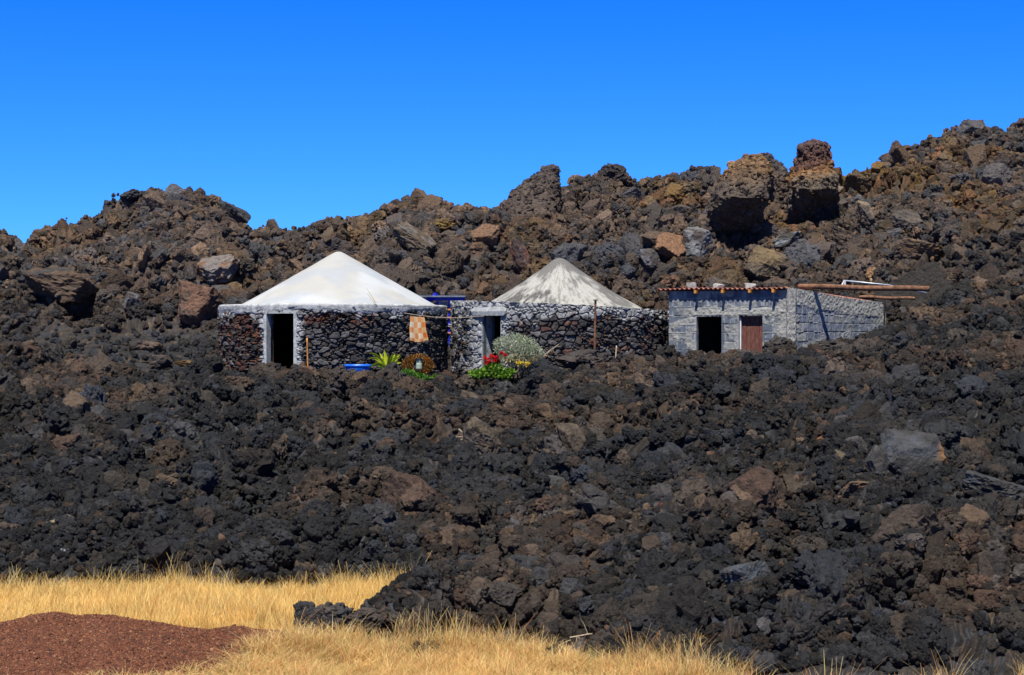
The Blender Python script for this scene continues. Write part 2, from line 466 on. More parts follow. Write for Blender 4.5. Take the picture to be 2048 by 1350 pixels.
# ------------------------------------------------------------------ rock shapes
def angular(sub, seed, nplanes=13, rough=1.0, size=(1, 1, 1)):
    V, Fs = ICO[sub]
    rg = np.random.default_rng(seed)
    nn = rg.normal(size=(nplanes, 3)); nn /= np.linalg.norm(nn, axis=1)[:, None]
    nn = np.vstack([nn, [[0, 0, 1], [0, 0, -1], [1, 0, 0], [-1, 0, 0], [0, -1, 0], [0, 1, 0]] + rg.normal(size=(6, 3)) * .2])
    nn /= np.linalg.norm(nn, axis=1)[:, None]
    dd = rg.uniform(0.62, 1.0, len(nn))
    dot = V @ nn.T
    r = np.min(np.where(dot > 0.05, dd / np.maximum(dot, 0.05), 9), axis=1)
    W = V * r[:, None]
    x, y, z = (W * 1.3 + seed * 1.9).T
    k = rough * (0.10 * (0.5 - billow(x * 2.2, y * 2.2, z * 2.2, 3, seed)) + 0.05 * (fbm(x * 9, y * 9, z * 9, 2, seed + 5) - .5))
    W = W * (1 + k)[:, None] * np.array(size)
    return W, Fs

def lumpy(sub, seed, amp=.35):
    """a small rough knob"""
    V, Fs = ICO[sub]
    x, y, z = (V * 1.0 + seed * 3.1).T
    r = 1 + amp * (vn(x * 1.5, y * 1.5, z * 1.5, seed) - .5) * 2 + amp * .55 * (vn(x * 3.7, y * 3.7, z * 3.7, seed + 1) - .5) * 2
    if sub > 2: r = r + amp * .8 * (.4 - billow(x * 2.2, y * 2.2, z * 2.2, 2, seed + 4)) + amp * .3 * (vn(x * 8, y * 8, z * 8, seed + 2) - .5) * 2
    return V * r[:, None], Fs
KN = {2: [lumpy(2, 900 + i, .55) for i in range(8)] + [angular(2, 920 + i, 4, 1.6) for i in range(12)],
      3: [lumpy(3, 940 + i, .45) for i in range(7)] + [angular(3, 960 + i, 6, 1.8) for i in range(7)]}
def rmat(rg):
    q = rg.normal(size=4); q /= np.linalg.norm(q); w, x, y, z = q
    return np.array([[1-2*(y*y+z*z), 2*(x*y-z*w), 2*(x*z+y*w)], [2*(x*y+z*w), 1-2*(x*x+z*z), 2*(y*z-x*w)], [2*(x*z-y*w), 2*(y*z+x*w), 1-2*(x*x+y*y)]])
def knob(rg, c, r, sub):
    K = KN[sub]; V, Fs = K[rg.integers(len(K))]
    return (V * r * rg.uniform(.75, 1.25, 3)) @ rmat(rg).T + c, Fs
def join(parts):
    Vs, Fl, b = [], [], 0
    for V, Fs in parts: Vs.append(V); Fl.append(Fs + b); b += len(V)
    return np.vstack(Vs), np.vstack(Fl)
def clinker(sub, seed, rough=1.0, levels=((16, .28, .48, 3), (90, .12, .24, 2), (250, .05, .11, 2), (700, .028, .05, 2))):
    """crumbly aggregate: knobs grown on knobs, with gaps and small overhangs between them"""
    rg = np.random.default_rng(seed)
    sz = rg.uniform(.7, 1.1, 3)
    parts = [(lumpy(4, seed, .3)[0] * .62 * sz, ICO[4][1])]
    par = [(np.zeros(3), .62)]
    for n, lo, hi, sb in levels:
        new = []
        for k in range(n):
            c, r = par[rg.integers(len(par))]
            d = rg.normal(size=3); d[2] *= .8; d /= np.linalg.norm(d)
            q = lo + (hi - lo) * rg.random() ** 1.5
            p = c + d * r * rg.uniform(.75, 1.0) * (sz if r > .55 else 1)
            parts.append(knob(rg, p, q, sb)); new.append((p, q))
        par = new + par[-max(1, len(par) // 3):] if n < 100 else new
    return join(parts)
def encrust(V, Fs, C, n, lo, hi, seed, zmin=None, sub=2):
    """stick rough knobs on a surface; they take the colour of the place they sit on"""
    rg = np.random.default_rng(seed); Vs, Fl, Cl = [V], [Fs], [C]; b = len(V)
    for k in rg.integers(0, len(V), n):
        q = lo + (hi - lo) * rg.random() ** 2.5
        W, F2 = knob(rg, V[k], q, sub)
        Vs.append(W); Fl.append(F2 + b); Cl.append(np.repeat(C[k][None] * rg.uniform(.75, 1.3), len(W), 0)); b += len(W)
    return np.vstack(Vs), np.vstack(Fl), np.vstack(Cl)

def src_coll(name, gens, mat, nm):
    c = bpy.data.collections.new(name)
    for i, (V, Fs) in enumerate(gens):
        o = mesh(nm, V, Fs, mat)
        COL.objects.unlink(o); c.objects.link(o)
        o.name = '%s.%03d' % (nm, i)
    return c

def scatter(name, pts, scl, rot, idx, icol, coll, label):
    me = bpy.data.meshes.new(name)
    n = len(pts)
    me.vertices.add(n); me.vertices.foreach_set('co', np.asarray(pts, np.float32).ravel())
    def at(nm, ty, dom, data, key):
        a = me.attributes.new(nm, ty, dom); a.data.foreach_set(key, np.asarray(data).ravel())
    at('scl', 'FLOAT_VECTOR', 'POINT', np.asarray(scl, np.float32), 'vector')
    at('rot', 'FLOAT_VECTOR', 'POINT', np.asarray(rot, np.float32), 'vector')
    at('idx', 'INT', 'POINT', np.asarray(idx, np.int32), 'value')
    at('icol', 'FLOAT_VECTOR', 'POINT', np.asarray(icol, np.float32), 'vector')
    o = bpy.data.objects.new(name, me); COL.objects.link(o)
    ng = bpy.data.node_groups.new(name + '_nodes', 'GeometryNodeTree')
    ng.interface.new_socket('Geometry', in_out='INPUT', socket_type='NodeSocketGeometry')
    ng.interface.new_socket('Geometry', in_out='OUTPUT', socket_type='NodeSocketGeometry')
    gi = ng.nodes.new('NodeGroupInput'); go = ng.nodes.new('NodeGroupOutput')
    iop = ng.nodes.new('GeometryNodeInstanceOnPoints')
    ci = ng.nodes.new('GeometryNodeCollectionInfo')
    ci.inputs['Collection'].default_value = coll
    ci.inputs['Separate Children'].default_value = True
    ci.inputs['Reset Children'].default_value = True
    def na(nm, ty):
        a = ng.nodes.new('GeometryNodeInputNamedAttribute'); a.data_type = ty; a.inputs['Name'].default_value = nm
        return [s for s in a.outputs if s.enabled and s.name == 'Attribute'][0]
    e2r = ng.nodes.new('FunctionNodeEulerToRotation')
    ng.links.new(gi.outputs[0], iop.inputs['Points'])
    ng.links.new(ci.outputs[0], iop.inputs['Instance'])
    iop.inputs['Pick Instance'].default_value = True
    ng.links.new(na('idx', 'INT'), iop.inputs['Instance Index'])
    ng.links.new(na('rot', 'FLOAT_VECTOR'), e2r.inputs[0])
    ng.links.new(e2r.outputs[0], iop.inputs['Rotation'])
    ng.links.new(na('scl', 'FLOAT_VECTOR'), iop.inputs['Scale'])
    ng.links.new(iop.outputs[0], go.inputs[0])
    md = o.modifiers.new('scatter', 'NODES'); md.node_group = ng
    tag(o, label, kind='stuff')
    return o

CLEAR = []
# ------------------------------------------------------------------ named boulders
def boulder(px, row, w, h, Y, label, c1, c2=None, kind='ang', seed=1, tilt=0.0, depth=None, name='boulder', cat='boulder', yaw=0.0, sub=5, rough=1.0, split=None):
    W_, H_ = w / F * Y / 2, h / F * Y / 2
    D_ = depth if depth else (W_ * .85 if Y < 45 else min(W_, H_ * 1.4))
    if kind == 'ang': V, Fs = angular(sub, seed, rough=rough)
    else: V, Fs = clinker(sub, seed, rough)
    V = V.copy()
    x, y, z = V.T
    c1 = np.array(c1); c2 = np.array(c2 if c2 is not None else c1 * 0.6)
    f = sst(0.42, 0.6, fbm(x * 1.6 + seed, y * 1.6, z * 2.6, 3, seed + 3))
    if split is not None: f = sst(split - .15, split + .15, z + .4 * (fbm(x * 3, y * 3, z * 3, 2, seed) - .5))
    c = mixc(np.broadcast_to(c1, V.shape), np.broadcast_to(c2, V.shape), f)
    ca, sa = math.cos(yaw), math.sin(yaw)
    V[:, 0], V[:, 1] = ca * x - sa * y, sa * x + ca * y
    V = V / np.max(np.abs(V), axis=0) * np.array([W_, D_, H_])
    if seed == 158: c = mixc(c, np.broadcast_to((.20, .11, .055), c.shape), sst(.45 * W_, .6 * W_, V[:, 0] - .25 * V[:, 2]) * sst(0, .3 * H_, V[:, 2]))
    if kind == 'ang' and min(w, h) > 24:
        V0, F0, c0_ = encrust(V, Fs, c, int(min(90, 30 + w)), .02, .07 * (W_ + H_), seed)
        nk0 = len(V); low_ = np.ones(len(V0), bool)
        lump = (np.arange(len(V0)) - nk0) // len(KN[2][0][0])
        mz = np.array([V0[nk0 + k * 42: nk0 + (k + 1) * 42, 2].mean() for k in range((len(V0) - nk0) // 42)])
        low_[nk0:] = mz[lump[nk0:]] < -.25 * H_
        F0 = F0[low_[F0[:, 0]]]; V, Fs, c = V0, F0, c0_
    ct, st = math.cos(tilt), math.sin(tilt)
    x, z = V[:, 0].copy(), V[:, 2].copy()
    V[:, 0], V[:, 2] = ct * x + st * z, -st * x + ct * z
    o = mesh(name, V, Fs, M_lava, col=c)
    o.location = P(px, row + (.08 * h if kind == 'ang' else 0), Y)
    tag(o, label, cat)
    return o

def Yat(px, row):
    """distance at which the sight line through this pixel meets the lava"""
    yy = np.linspace(21, YR - .5, 1400)
    z = lava_z((px - 1024) / F * yy, yy)[0]
    hit = np.where(z > (675 - row) / F * yy)[0]
    return float(yy[hit[0]]) if len(hit) else YR - 1

def monolith(name, prof, foot_px, seed, label, cols, n=260, m=200, amp=0.17, nk=900, kmax=.13, q=3.2):
    """prof: rows (row, px_left, px_right, depth_front, depth_back) from top to bottom"""
    prof = sorted(prof)
    Y = Yat0(*foot_px) + 1.9
    CLEAR.append(((foot_px[0] - 1024) / F * Y, Y - 2.2, 1.8, 2.4))
    rows = np.linspace(prof[0][0], prof[-1][0], m)
    pr = np.array(prof, float)
    L, Rr, Df, Db = [np.interp(rows, pr[:, 0], pr[:, k]) for k in (1, 2, 3, 4)]
    th = np.linspace(0, 2 * math.pi, n, endpoint=False)
    cxp, hw = (L + Rr) / 2, (Rr - L) / 2
    c, s = np.cos(th), np.sin(th)
    k = (np.abs(c) ** q + np.abs(s) ** q) ** (-1 / q)
    Xg = ((cxp[:, None] - 1024) + hw[:, None] * (k * c)[None]) / F * Y
    s_ = (k * s)[None]
    Yg = Y + np.where(s_ < 0, s_ * Df[:, None], s_ * Db[:, None])
    Zg = np.broadcast_to(((675 - rows) / F * Y)[:, None], Xg.shape).copy()
    x, y, z = Xg, Yg, Zg
    cx, cy = Xg.mean(1, keepdims=True), Yg.mean(1, keepdims=True)
    nx, ny = Xg - cx, Yg - cy
    ln = np.hypot(nx, ny) + 1e-6; nx, ny = nx / ln, ny / ln
    d = amp * (0.45 - billow(x * 1.3, y * 1.3, z * 1.3, 2, seed)) * 1.3 + amp * .7 * (0.45 - billow(x * 2.6, y * 2.6, z * 2.6, 3, seed + 2))
    d = d + amp * .45 * (0.45 - billow(x * 6, y * 6, z * 6, 2, seed + 4)) + amp * .5 * (fbm(x * 11, y * 11, z * 11, 2, seed + 6) - .5)
    Xg = Xg + nx * d; Yg = Yg + ny * d; Zg = Zg + amp * 1.3 * (fbm(x * 1.3, y * 1.3, z * 1.3, 3, seed + 5) - .5)
    V = np.stack([Xg, Yg, Zg], -1).reshape(-1, 3)
    i = np.arange(m - 1)[:, None] * n + np.arange(n)[None]
    j = np.arange(m - 1)[:, None] * n + (np.arange(n)[None] + 1) % n
    Fs = np.stack([i, j, j + n, i + n], -1).reshape(-1, 4)
    top = len(V); V = np.vstack([V, V[:n].mean(0) + (0, 0, .1), V[-n:].mean(0)])
    Fs = np.vstack([Fs[:, [0, 1, 2]], Fs[:, [0, 2, 3]], [(k, top, (k + 1) % n) for k in range(n)], [(top + 1, (m-1)*n + k, (m-1)*n + (k+1) % n) for k in range(n)]])
    # colours: bands by height broken by noise
    x, y, z = V.T
    fr = (z - z.min()) / (z.max() - z.min())
    f = fr + .35 * (fbm(x * .8, y * .8, z * 1.4, 3, seed + 8) - .5)
    c = np.stack([np.interp(f, [k[0] for k in cols], [k[1][i] for k in cols]) for i in range(3)], -1)
    c = c * (0.7 + 0.6 * fbm(x * 2, y * 2, z * 2, 3, seed + 9))[:, None]
    V, Fs, c = encrust(V, Fs, c, nk, .04, kmax, seed)
    V, Fs, c = encrust(V, Fs, c, nk // 20, kmax * .8, kmax * 1.7, seed + 1, sub=3)
    base = V.mean(0); base[2] = V[:, 2].min()
    o = mesh(name, V - base, Fs, M_lava, col=c)
    o.location = base
    tag(o, label, 'rock')
    return o

BR, DKG, OC, GY, RD = (0.085, .06, .046), (0.04, .039, .042), (0.20, .115, .035), (0.14, .135, .14), (0.13, .055, .038)
monolith('rock_pinnacle', [(283, 1622, 1640, .5, .5), (292, 1600, 1652, .9, .8), (318, 1596, 1654, 1.1, 1), (330, 1592, 1656, 1.2, 1), (345, 1586, 1664, 1.5, 1.2), (362, 1582, 1668, 2.1, 1.3),
         (386, 1580, 1667, 2.3, 1.4), (405, 1580, 1668, 1.6, 1.4), (425, 1582, 1667, .8, 1.4), (450, 1584, 1666, .0, 1.5), (480, 1580, 1670, -.3, 1.5)], (1625, 458), 5,
         'tallest orange and brown lava pinnacle standing over a black hollow on the right skyline',
         [(0, BR), (.35, (.08, .065, .055)), (.5, (.11, .085, .06)), (.62, (.19, .10, .04)), (.75, (.10, .05, .035)), (1, (.08, .05, .045))])
monolith('rock_pinnacle', [(312, 1496, 1520, .4, .4), (322, 1478, 1530, .9, .8), (350, 1450, 1538, 1.6, 1), (375, 1434, 1536, 2.0, 1.2), (402, 1424, 1530, 2.3, 1.3), (425, 1420, 1520, 1.7, 1.3),
         (455, 1424, 1512, .8, 1.3), (480, 1432, 1510, -.4, 1.4), (520, 1430, 1510, -.3, 1.5)], (1468, 512), 9,
         'broad leaning lava pinnacle with ochre top and black shadowed underside, left of the tallest one',
         [(0, BR), (.5, (.07, .055, .045)), (.7, (.085, .065, .05)), (.88, (.14, .085, .045)), (1, (.16, .10, .045))])
monolith('rock_pinnacle', [(311, 1527, 1540, .3, .3), (325, 1523, 1544, .5, .5), (335, 1520, 1562, .8, .8), (352, 1515, 1576, 1.1, 1), (380, 1510, 1585, 1.3, 1.2), (440, 1510, 1590, 1.6, 1.4), (480, 1505, 1590, 1.8, 1.4)], (1550, 430), 13,
         'dark knobbly lava knob with a small square top between the two big pinnacles', [(0, BR), (.6, BR), (1, (.05, .045, .045))])
monolith('rock_spire', [(332, 1104, 1110, .15, .15), (345, 1086, 1112, .4, .4), (360, 1056, 1115, .8, .7), (380, 1034, 1118, 1.2, 1.0), (402, 1014, 1119, 1.6, 1.2), (440, 1000, 1120, 2.2, 1.4), (475, 1000, 1118, 2.4, 1.4)], (1060, 478), 17,
         'wedge shaped lava spire with a sheer right side on the middle skyline', [(0, BR), (.5, (.07, .053, .044)), (1, (.06, .05, .045))], amp=.12, kmax=.12)
monolith('rock_pinnacle', [(405, 217, 240, .5, .5), (412, 217, 246, .6, .6), (430, 212, 250, .9, .8), (460, 205, 255, 1.2, 1)], (228, 450), 23,
         'blocky lava knob on the left hill skyline', [(0, BR), (1, (.05, .045, .043))], amp=.2, n=90, m=60)

BL = [  # px, row, w, h, Y(None=on slope), label, c1, c2, kind, seed, tilt
 (1388, 480, 66, 88, None, 'tall grey slab of rock left of the black hollow under the leaning pinnacle', (.15,.15,.155), (.06,.05,.045), 'ang', 3, .3),
 (1043, 512, 36, 84, None, 'narrow red brown slab leaning left, just above the streaked cone roof', (.16,.075,.052), (.08,.055,.05), 'ang', 11, -.35),
 (828, 474, 96, 52, None, 'layered tan grey slab sloping down to the right above the white roof', (.13,.115,.10), (.10,.075,.05), 'ang', 8, .5),
 (900, 514, 70, 66, None, 'brown cube-like boulder between the two cone roofs', (.09,.062,.042), (.06,.045,.036), 'ang', 15, 0),
 (932, 542, 46, 26, None, 'dark blue grey boulder above the blue cabin', (.045,.05,.062), (.03,.03,.035), 'ang', 19, 0),
 (888, 448, 44, 30, None, 'ochre yellow lump on the hill above the brown cube-like boulder', (.21,.13,.035), (.12,.08,.04), 'clk', 21, 0),
 (436, 538, 92, 80, None, 'pale grey and orange split rock face on the left hill', (.16,.14,.13), (.17,.10,.06), 'ang', 24, -.4),
 (400, 606, 110, 84, None, 'red brown smooth rock face low on the left hill beside the white roofed hut', (.13,.072,.048), (.08,.055,.042), 'ang', 27, .2),
 (118, 562, 150, 72, None, 'big jutting lava slab over a dark hollow on the far left hill', (.09,.06,.04), (.045,.042,.042), 'ang', 31, .25),
 (265, 600, 34, 40, None, 'small grey upright rock on the left hill', (.12,.115,.12), (.07,.06,.055), 'ang', 33, .2),
 (105, 598, 34, 22, None, 'small pale tan rock under the jutting slab', (.17,.12,.08), (.10,.08,.06), 'ang', 35, 0),
 (1530, 522, 78, 64, None, 'large ochre faced slab below the leaning pinnacle', (.14,.10,.055), (.09,.07,.05), 'ang', 37, .4),
 (1572, 478, 60, 30, None, 'thin light grey slab tipped under the tallest pinnacle', (.15,.16,.175), (.06,.055,.05), 'ang', 39, -.25),
 (1588, 512, 46, 46, None, 'dark grey angular rock under the thin light slab', (.075,.075,.08), (.05,.045,.045), 'ang', 41, .2),
 (1642, 500, 58, 50, None, 'rounded brown rock right of the dark grey angular rock', (.09,.065,.052), (.06,.05,.045), 'ang', 43, 0),
 (1732, 425, 40, 62, None, 'pale weathered upright rock on the right hill with cream streak', (.20,.155,.105), (.10,.08,.065), 'ang', 45, -.2),
 (1810, 440, 70, 50, None, 'grey brown boulder on the right hill beside a black hollow', (.10,.08,.065), (.07,.06,.052), 'ang', 47, .3),
 (1743, 552, 24, 36, None, 'small cream orange lump of rock above the steel poles', (.42,.26,.13), (.25,.14,.07), 'clk', 49, 0),
 (1830, 500, 120, 46, None, 'long orange brown slab on the right hill above the steel poles', (.14,.085,.045), (.10,.07,.05), 'ang', 51, .15),
 (1300, 512, 42, 44, None, 'grey boulder on the hill between the streaked roof and the shed', (.11,.105,.115), (.07,.06,.055), 'ang', 53, -.2),
 (1440, 566, 60, 36, 61, 'brown rock standing right behind the shed roof', (.10,.075,.055), (.07,.06,.055), 'ang', 55, .3),
 (1825, 912, 150, 116, 34.5, 'biggest blue grey boulder with an orange right edge on the right lava slope', (.052,.055,.062), (.042,.041,.042), 'ang', 158, .1),
 (1757, 920, 50, 110, 34.3, 'dark cracked block leaning on the left of the biggest boulder', (.042,.043,.046), (.06,.055,.05), 'ang', 61, -.05),
 (1712, 884, 48, 56, 35.0, 'smooth grey pointed rock left of the dark cracked block', (.085,.08,.08), (.06,.055,.055), 'ang', 63, .2),
 (1558, 904, 36, 28, 34.5, 'slate grey wedge rock in the row of loose rocks left of the big boulder', (.055,.06,.07), (.045,.045,.05), 'ang', 65, 0),
 (1592, 880, 42, 30, 35.5, 'brown rock above the slate grey wedge rock', (.12,.078,.05), (.09,.065,.048), 'ang', 67, -.4),
 (1645, 878, 36, 20, 35.5, 'flat rust orange rock near the smooth grey pointed rock', (.16,.07,.035), (.11,.06,.04), 'ang', 69, 0),
 (1677, 912, 30, 30, 34.0, 'square olive tan rock beside the dark cracked block', (.12,.095,.06), (.08,.07,.055), 'ang', 71, .1),
 (1642, 902, 34, 24, 34.4, 'dark brown block left of the square olive tan rock', (.06,.05,.042), (.05,.045,.04), 'ang', 73, 0),
 (1710, 978, 64, 42, 31.6, 'brown tan boulder below the row of loose rocks', (.11,.085,.06), (.12,.07,.045), 'ang', 75, -.1),
 (1565, 970, 52, 34, 32, 'dull brown rounded rock on the right lava slope', (.085,.065,.055), (.065,.055,.05), 'ang', 77, .2),
 (1780, 1000, 36, 44, 31.2, 'small light grey rock wedged below the biggest boulder', (.15,.16,.17), (.07,.07,.07), 'ang', 79, .4),
 (1985, 972, 150, 60, 31.5, 'long smooth grey hump of lava at the right edge', (.045,.048,.054), (.04,.038,.036), 'ang', 81, .1),
 (127, 1104, 44, 26, 27.8, 'pale blue grey flat stone just above the golden grass', (.24,.27,.29), (.16,.17,.18), 'ang', 83, -.15),
 (107, 1048, 30, 24, 29.5, 'pale olive round stone at the far left of the lava front', (.20,.17,.11), (.14,.12,.09), 'ang', 85, 0),
 (198, 1043, 30, 20, 29.6, 'pinkish round stone right of the olive round stone', (.30,.17,.12), (.22,.13,.10), 'ang', 87, 0),
 (82, 899, 16, 11, 38.5, 'tiny bright orange stone on the left lava slope', (.50,.26,.13), (.35,.2,.12), 'ang', 89, 0),
 (1254, 955, 26, 14, 34.8, 'small pale grey flat block in the middle of the lava slope', (.25,.28,.30), (.17,.18,.19), 'ang', 91, .15),
 (1324, 1020, 38, 36, 31.2, 'dark red rock in the middle right of the lava slope', (.13,.04,.03), (.09,.04,.035), 'ang', 93, .1),
 (1262, 1010, 24, 20, 31.4, 'small brown rock left of the dark red rock', (.14,.085,.045), (.1,.06,.04), 'ang', 94, .1),
 (1140, 878, 62, 96, 37.5, 'tall brown lava slab in the centre of the slope', (.085,.065,.045), (.07,.055,.042), 'ang', 95, -.3),
 (965, 880, 90, 90, 37.2, 'broad brown lava slab left of the tall brown slab', (.09,.068,.045), (.075,.06,.05), 'ang', 97, .35),
 (950, 800, 62, 30, 41.8, 'brown rock shelf below the plants between the huts', (.085,.065,.05), (.06,.05,.04), 'ang', 99, .3),
 (1120, 965, 66, 34, 34.3, 'dark lava plate tipped over an orange rock in the centre', (.06,.06,.062), (.05,.048,.046), 'ang', 101, .5),
 (1108, 977, 44, 22, 33.8, 'orange brown rock under the tipped dark plate', (.16,.085,.045), (.11,.07,.045), 'ang', 103, .2),
 (1502, 1152, 104, 74, 26.2, 'smooth blue grey lava hump low on the right slope', (.058,.066,.08), (.05,.05,.052), 'ang', 105, -.35),
 (1548, 1205, 26, 40, 24.6, 'small brown upright rock under the smooth blue grey hump', (.10,.072,.045), (.07,.05,.04), 'ang', 107, .1),
 (1958, 1282, 40, 46, 22.6, 'brown pointed rock low at the right near the grass', (.12,.075,.045), (.09,.06,.045), 'ang', 109, .45),
 (1470, 855, 0, 0, 0, '', 0, 0, '', 0, 0),
 (135, 716, 92, 26, 55.0, 'flat brown ledge of rock on the dark terrace at the left', (.10,.075,.06), (.05,.042,.04), 'ang', 111, 0),
 (322, 722, 54, 30, 54.0, 'square dark block of lava on the edge of the left terrace', (.07,.055,.045), (.04,.036,.034), 'ang', 113, 0),
 (370, 727, 52, 14, 53.5, 'ochre flat stone beside the square dark block', (.20,.12,.045), (.15,.09,.05), 'ang', 115, 0),
 (300, 692, 60, 24, 57, 'brown rough rock on the terrace behind the square dark block', (.11,.075,.055), (.07,.05,.042), 'clk', 117, 0),
 (1640, 1010, 70, 24, 31.0, 'tan dusty ledge below the brown tan boulder', (.12,.085,.055), (.09,.065,.05), 'ang', 119, .1),
 (1500, 870, 40, 30, 36.2, 'brown grey rock in the shallow dip on the right slope', (.09,.068,.052), (.07,.055,.05), 'ang', 121, .1),
 (345, 965, 60, 44, 33.5, 'brown overhanging lava lump on the left slope', (.10,.07,.048), (.06,.048,.04), 'clk', 123, 0),
 (560, 900, 40, 50, 37.0, 'dusty brown lump on the slope below the dark doorway', (.09,.065,.05), (.06,.048,.04), 'clk', 125, 0),
]
for b in BL:
    px, row, w, h, Y, label, c1, c2, kind, seed, tilt = b
    if not label: continue
    if Y is None or Y < 50:
        Y = Yat(px, row + h * .42) + .1
    CLEAR.append(((px - 1024) / F * Y, Y - .55, w / F * Y * .5 + .05, .75))
    boulder(px, row, w * 1.06, h * 1.06, Y, label, c1, c2, kind, seed, tilt, rough=1.9, yaw=(seed % 7) * .3 - .9)

# lumpy masses that jut from the lava: tall shapes with hollows under them
CLEAR.append((P(712, 740, 53.0)[0], 52.7, .55, 1.0))
CLEAR.append((P(800, 740, 53.0)[0], 52.6, 1.1, .7)); CLEAR.append((P(985, 740, 53.0)[0], 52.5, .8, .6))
def crag(px, row, w, h, Y, label, c1, c2, seed, lean=0.0):
    CLEAR.append(((px - 1024) / F * Y, Y - .3, w / F * Y * .5, .5))
    return boulder(px, row, w, h, Y, label, c1, c2, 'clk', seed, lean, name='lava_crag', cat='lava lump', sub=6, depth=w / F * Y / 2 * 0.8)
CR = [
 (617, 1238, 62, 86, 22.9, 'jagged black lava crag at the left tip of the spur in the grass', DKG, (.05,.045,.04), 201),
 (668, 1232, 84, 66, 22.9, 'low black lava crag second from the tip of the spur', DKG, (.06,.05,.042), 203),
 (735, 1238, 92, 70, 22.799999999999997, 'brownish lava crag in the middle of the spur', (.05,.043,.038), (.07,.055,.045), 205),
 (805, 1235, 96, 74, 23.0, 'black lava crag where the spur joins the slope', DKG, (.05,.045,.04), 207),
 (1510, 716, 56, 50, 52.2, 'knobbly dark lava lump in front of the red boards of the shed', (.06,.05,.042), (.045,.04,.038), 209),
 (1560, 700, 74, 64, 51.6, 'large dark lava lump in front of the shed corner', (.05,.043,.038), (.04,.037,.036), 211),
 (1665, 705, 110, 52, 51.4, 'broad dark lava lump below the long shadow on the shed wall', (.055,.048,.042), (.045,.04,.038), 213),
 (1740, 680, 50, 44, 52.0, 'small dark lava lump below the far end of the shed wall', (.05,.043,.038), (.04,.037,.036), 215),
 (1390, 722, 62, 46, 52.2, 'dark lava lump left of the shed doorway', (.06,.05,.042), (.045,.04,.038), 217),
 (1850, 690, 120, 74, 50.5, 'big rough black lava mass right of the shed', (.045,.04,.036), (.04,.038,.036), 219),
 (1175, 722, 130, 48, 51.6, 'long dark lava lump in front of the right round hut', (.055,.046,.042), (.045,.04,.038), 221),
 (1275, 728, 90, 44, 51.4, 'dark lava lump below the rusty post', (.055,.046,.042), (.045,.04,.038), 223),
 (780, 760, 76, 32, 51.6, 'dark blue black lava lump below the spiky yellow plant', (.035,.036,.045), (.05,.045,.042), 225),
 (640, 772, 100, 38, 51.4, 'low dark lava lump below the orange stake', (.04,.038,.04), (.05,.045,.042), 227),
 (735, 751, 34, 24, 52.1, 'small dark lava lump covering the lower right of the blue tub', (.04,.038,.04), (.05,.045,.042), 229),
]
for c in CR: crag(*c)

NCL, NAN = 12, 6
rock_c = src_coll('clinker_sources', [clinker(5, 40 + i, 1.0 + .06 * i) for i in range(NCL)] + [angular(5, 70 + i, 9, 2.0) for i in range(NAN)], M_rub, 'lava_clinker')

def rubble(n, ylo, yhi, rlo, rhi, sink, power=1.0, ulim=0.44, slab=False):
    # even over the ground area of the fan
    y = np.sqrt(RNG.uniform(ylo ** 2, yhi ** 2, n)); u = RNG.uniform(-ulim, ulim, n)
    x = u * y
    z, inl, hill, px, terr, dn = lava_z(x, y)
    r = rlo + (rhi - rlo) * RNG.uniform(0, 1, n) ** power
    keep = (inl > 0.25) & (dn > 0.15 + r) & (RNG.uniform(0, 1, n) > terr * 0.96 * (0.3 + .7 * (r > .07)))
    # garden strip in front of the huts and the sight of the doors stay clear
    keep &= ~((dn < 1.6) & (r > 0.28))
    keep &= ~((px > 560) & (px < 850) & (y < 24.6) & (r > .17))
    for cx, cy, rx, ry in CLEAR:
        keep &= ~((np.abs(x - cx) < rx) & (np.abs(y - cy) < ry) & (r > .13))
    x, y, z, r, hill, px, terr, inl = [q[keep] for q in (x, y, z, r, hill, px, terr, inl)]
    rnd = RNG.uniform(0, 0.9999, len(x))
    rnd = np.where((r > .13) & (((rnd * 31.7) % 1.0) > 0.98), .31, rnd)
    c = lava_col(x, y, z, hill, terr, px, rnd)
    # browner rocks break into angular blocks, dark ones stay clinkery
    ang = (c[:, 0] > 0.07) & (RNG.uniform(0, 1, len(x)) < np.where(hill > .5, .65, .35) * np.where(r > .25, .5, 1))
    idx = np.where(ang, NCL + RNG.integers(0, NAN, len(x)), RNG.integers(0, NCL, len(x)))
    scl = r[:, None] * RNG.uniform(0.8, 1.25, (len(x), 3))
    if slab:
        idx = NCL + RNG.integers(0, NAN, len(x)); scl = r[:, None] * np.stack([RNG.uniform(.8, 1.5, len(x)), RNG.uniform(.35, .7, len(x)), RNG.uniform(.6, 1.2, len(x))], -1)
    rot = RNG.uniform(-0.6, 0.6, (len(x), 3)) * (1.6 if slab else 1); rot[:, 2] = RNG.uniform(0, 6.283, len(x))
    return np.stack([x, y, z + r * sink], -1), scl, rot, idx, c

def cat(sets): return [np.concatenate(k) for k in zip(*sets)]
sets = [
    rubble(40000, 20.5, 40, 0.03, 0.06, 0.9, 1.0),
    rubble(2600, 20.5, 53.0, 0.22, 0.46, 0.05, 2.0),
    rubble(30000, 20.5, 55, 0.10, 0.22, 0.25, 1.5),
    rubble(110000, 20.5, 54, 0.035, 0.10, 0.75, 1.2),
    rubble(3600, 55, 98, 0.30, 0.62, 0.05, 2.4),
    rubble(650, 60, 98, 0.35, 1.0, 0.0, 2.2, slab=True),
    rubble(220, 21, 52, 0.16, 0.38, 0.0, 1.6, slab=True),
    rubble(44000, 55, 98, 0.13, 0.30, 0.30, 1.6),
    rubble(95000, 55, 98, 0.06, 0.14, 0.8, 1.0),
]
scatter('lava_rubble', *cat(sets), rock_c, 'loose clinkery lava rubble covering the whole field and hills')

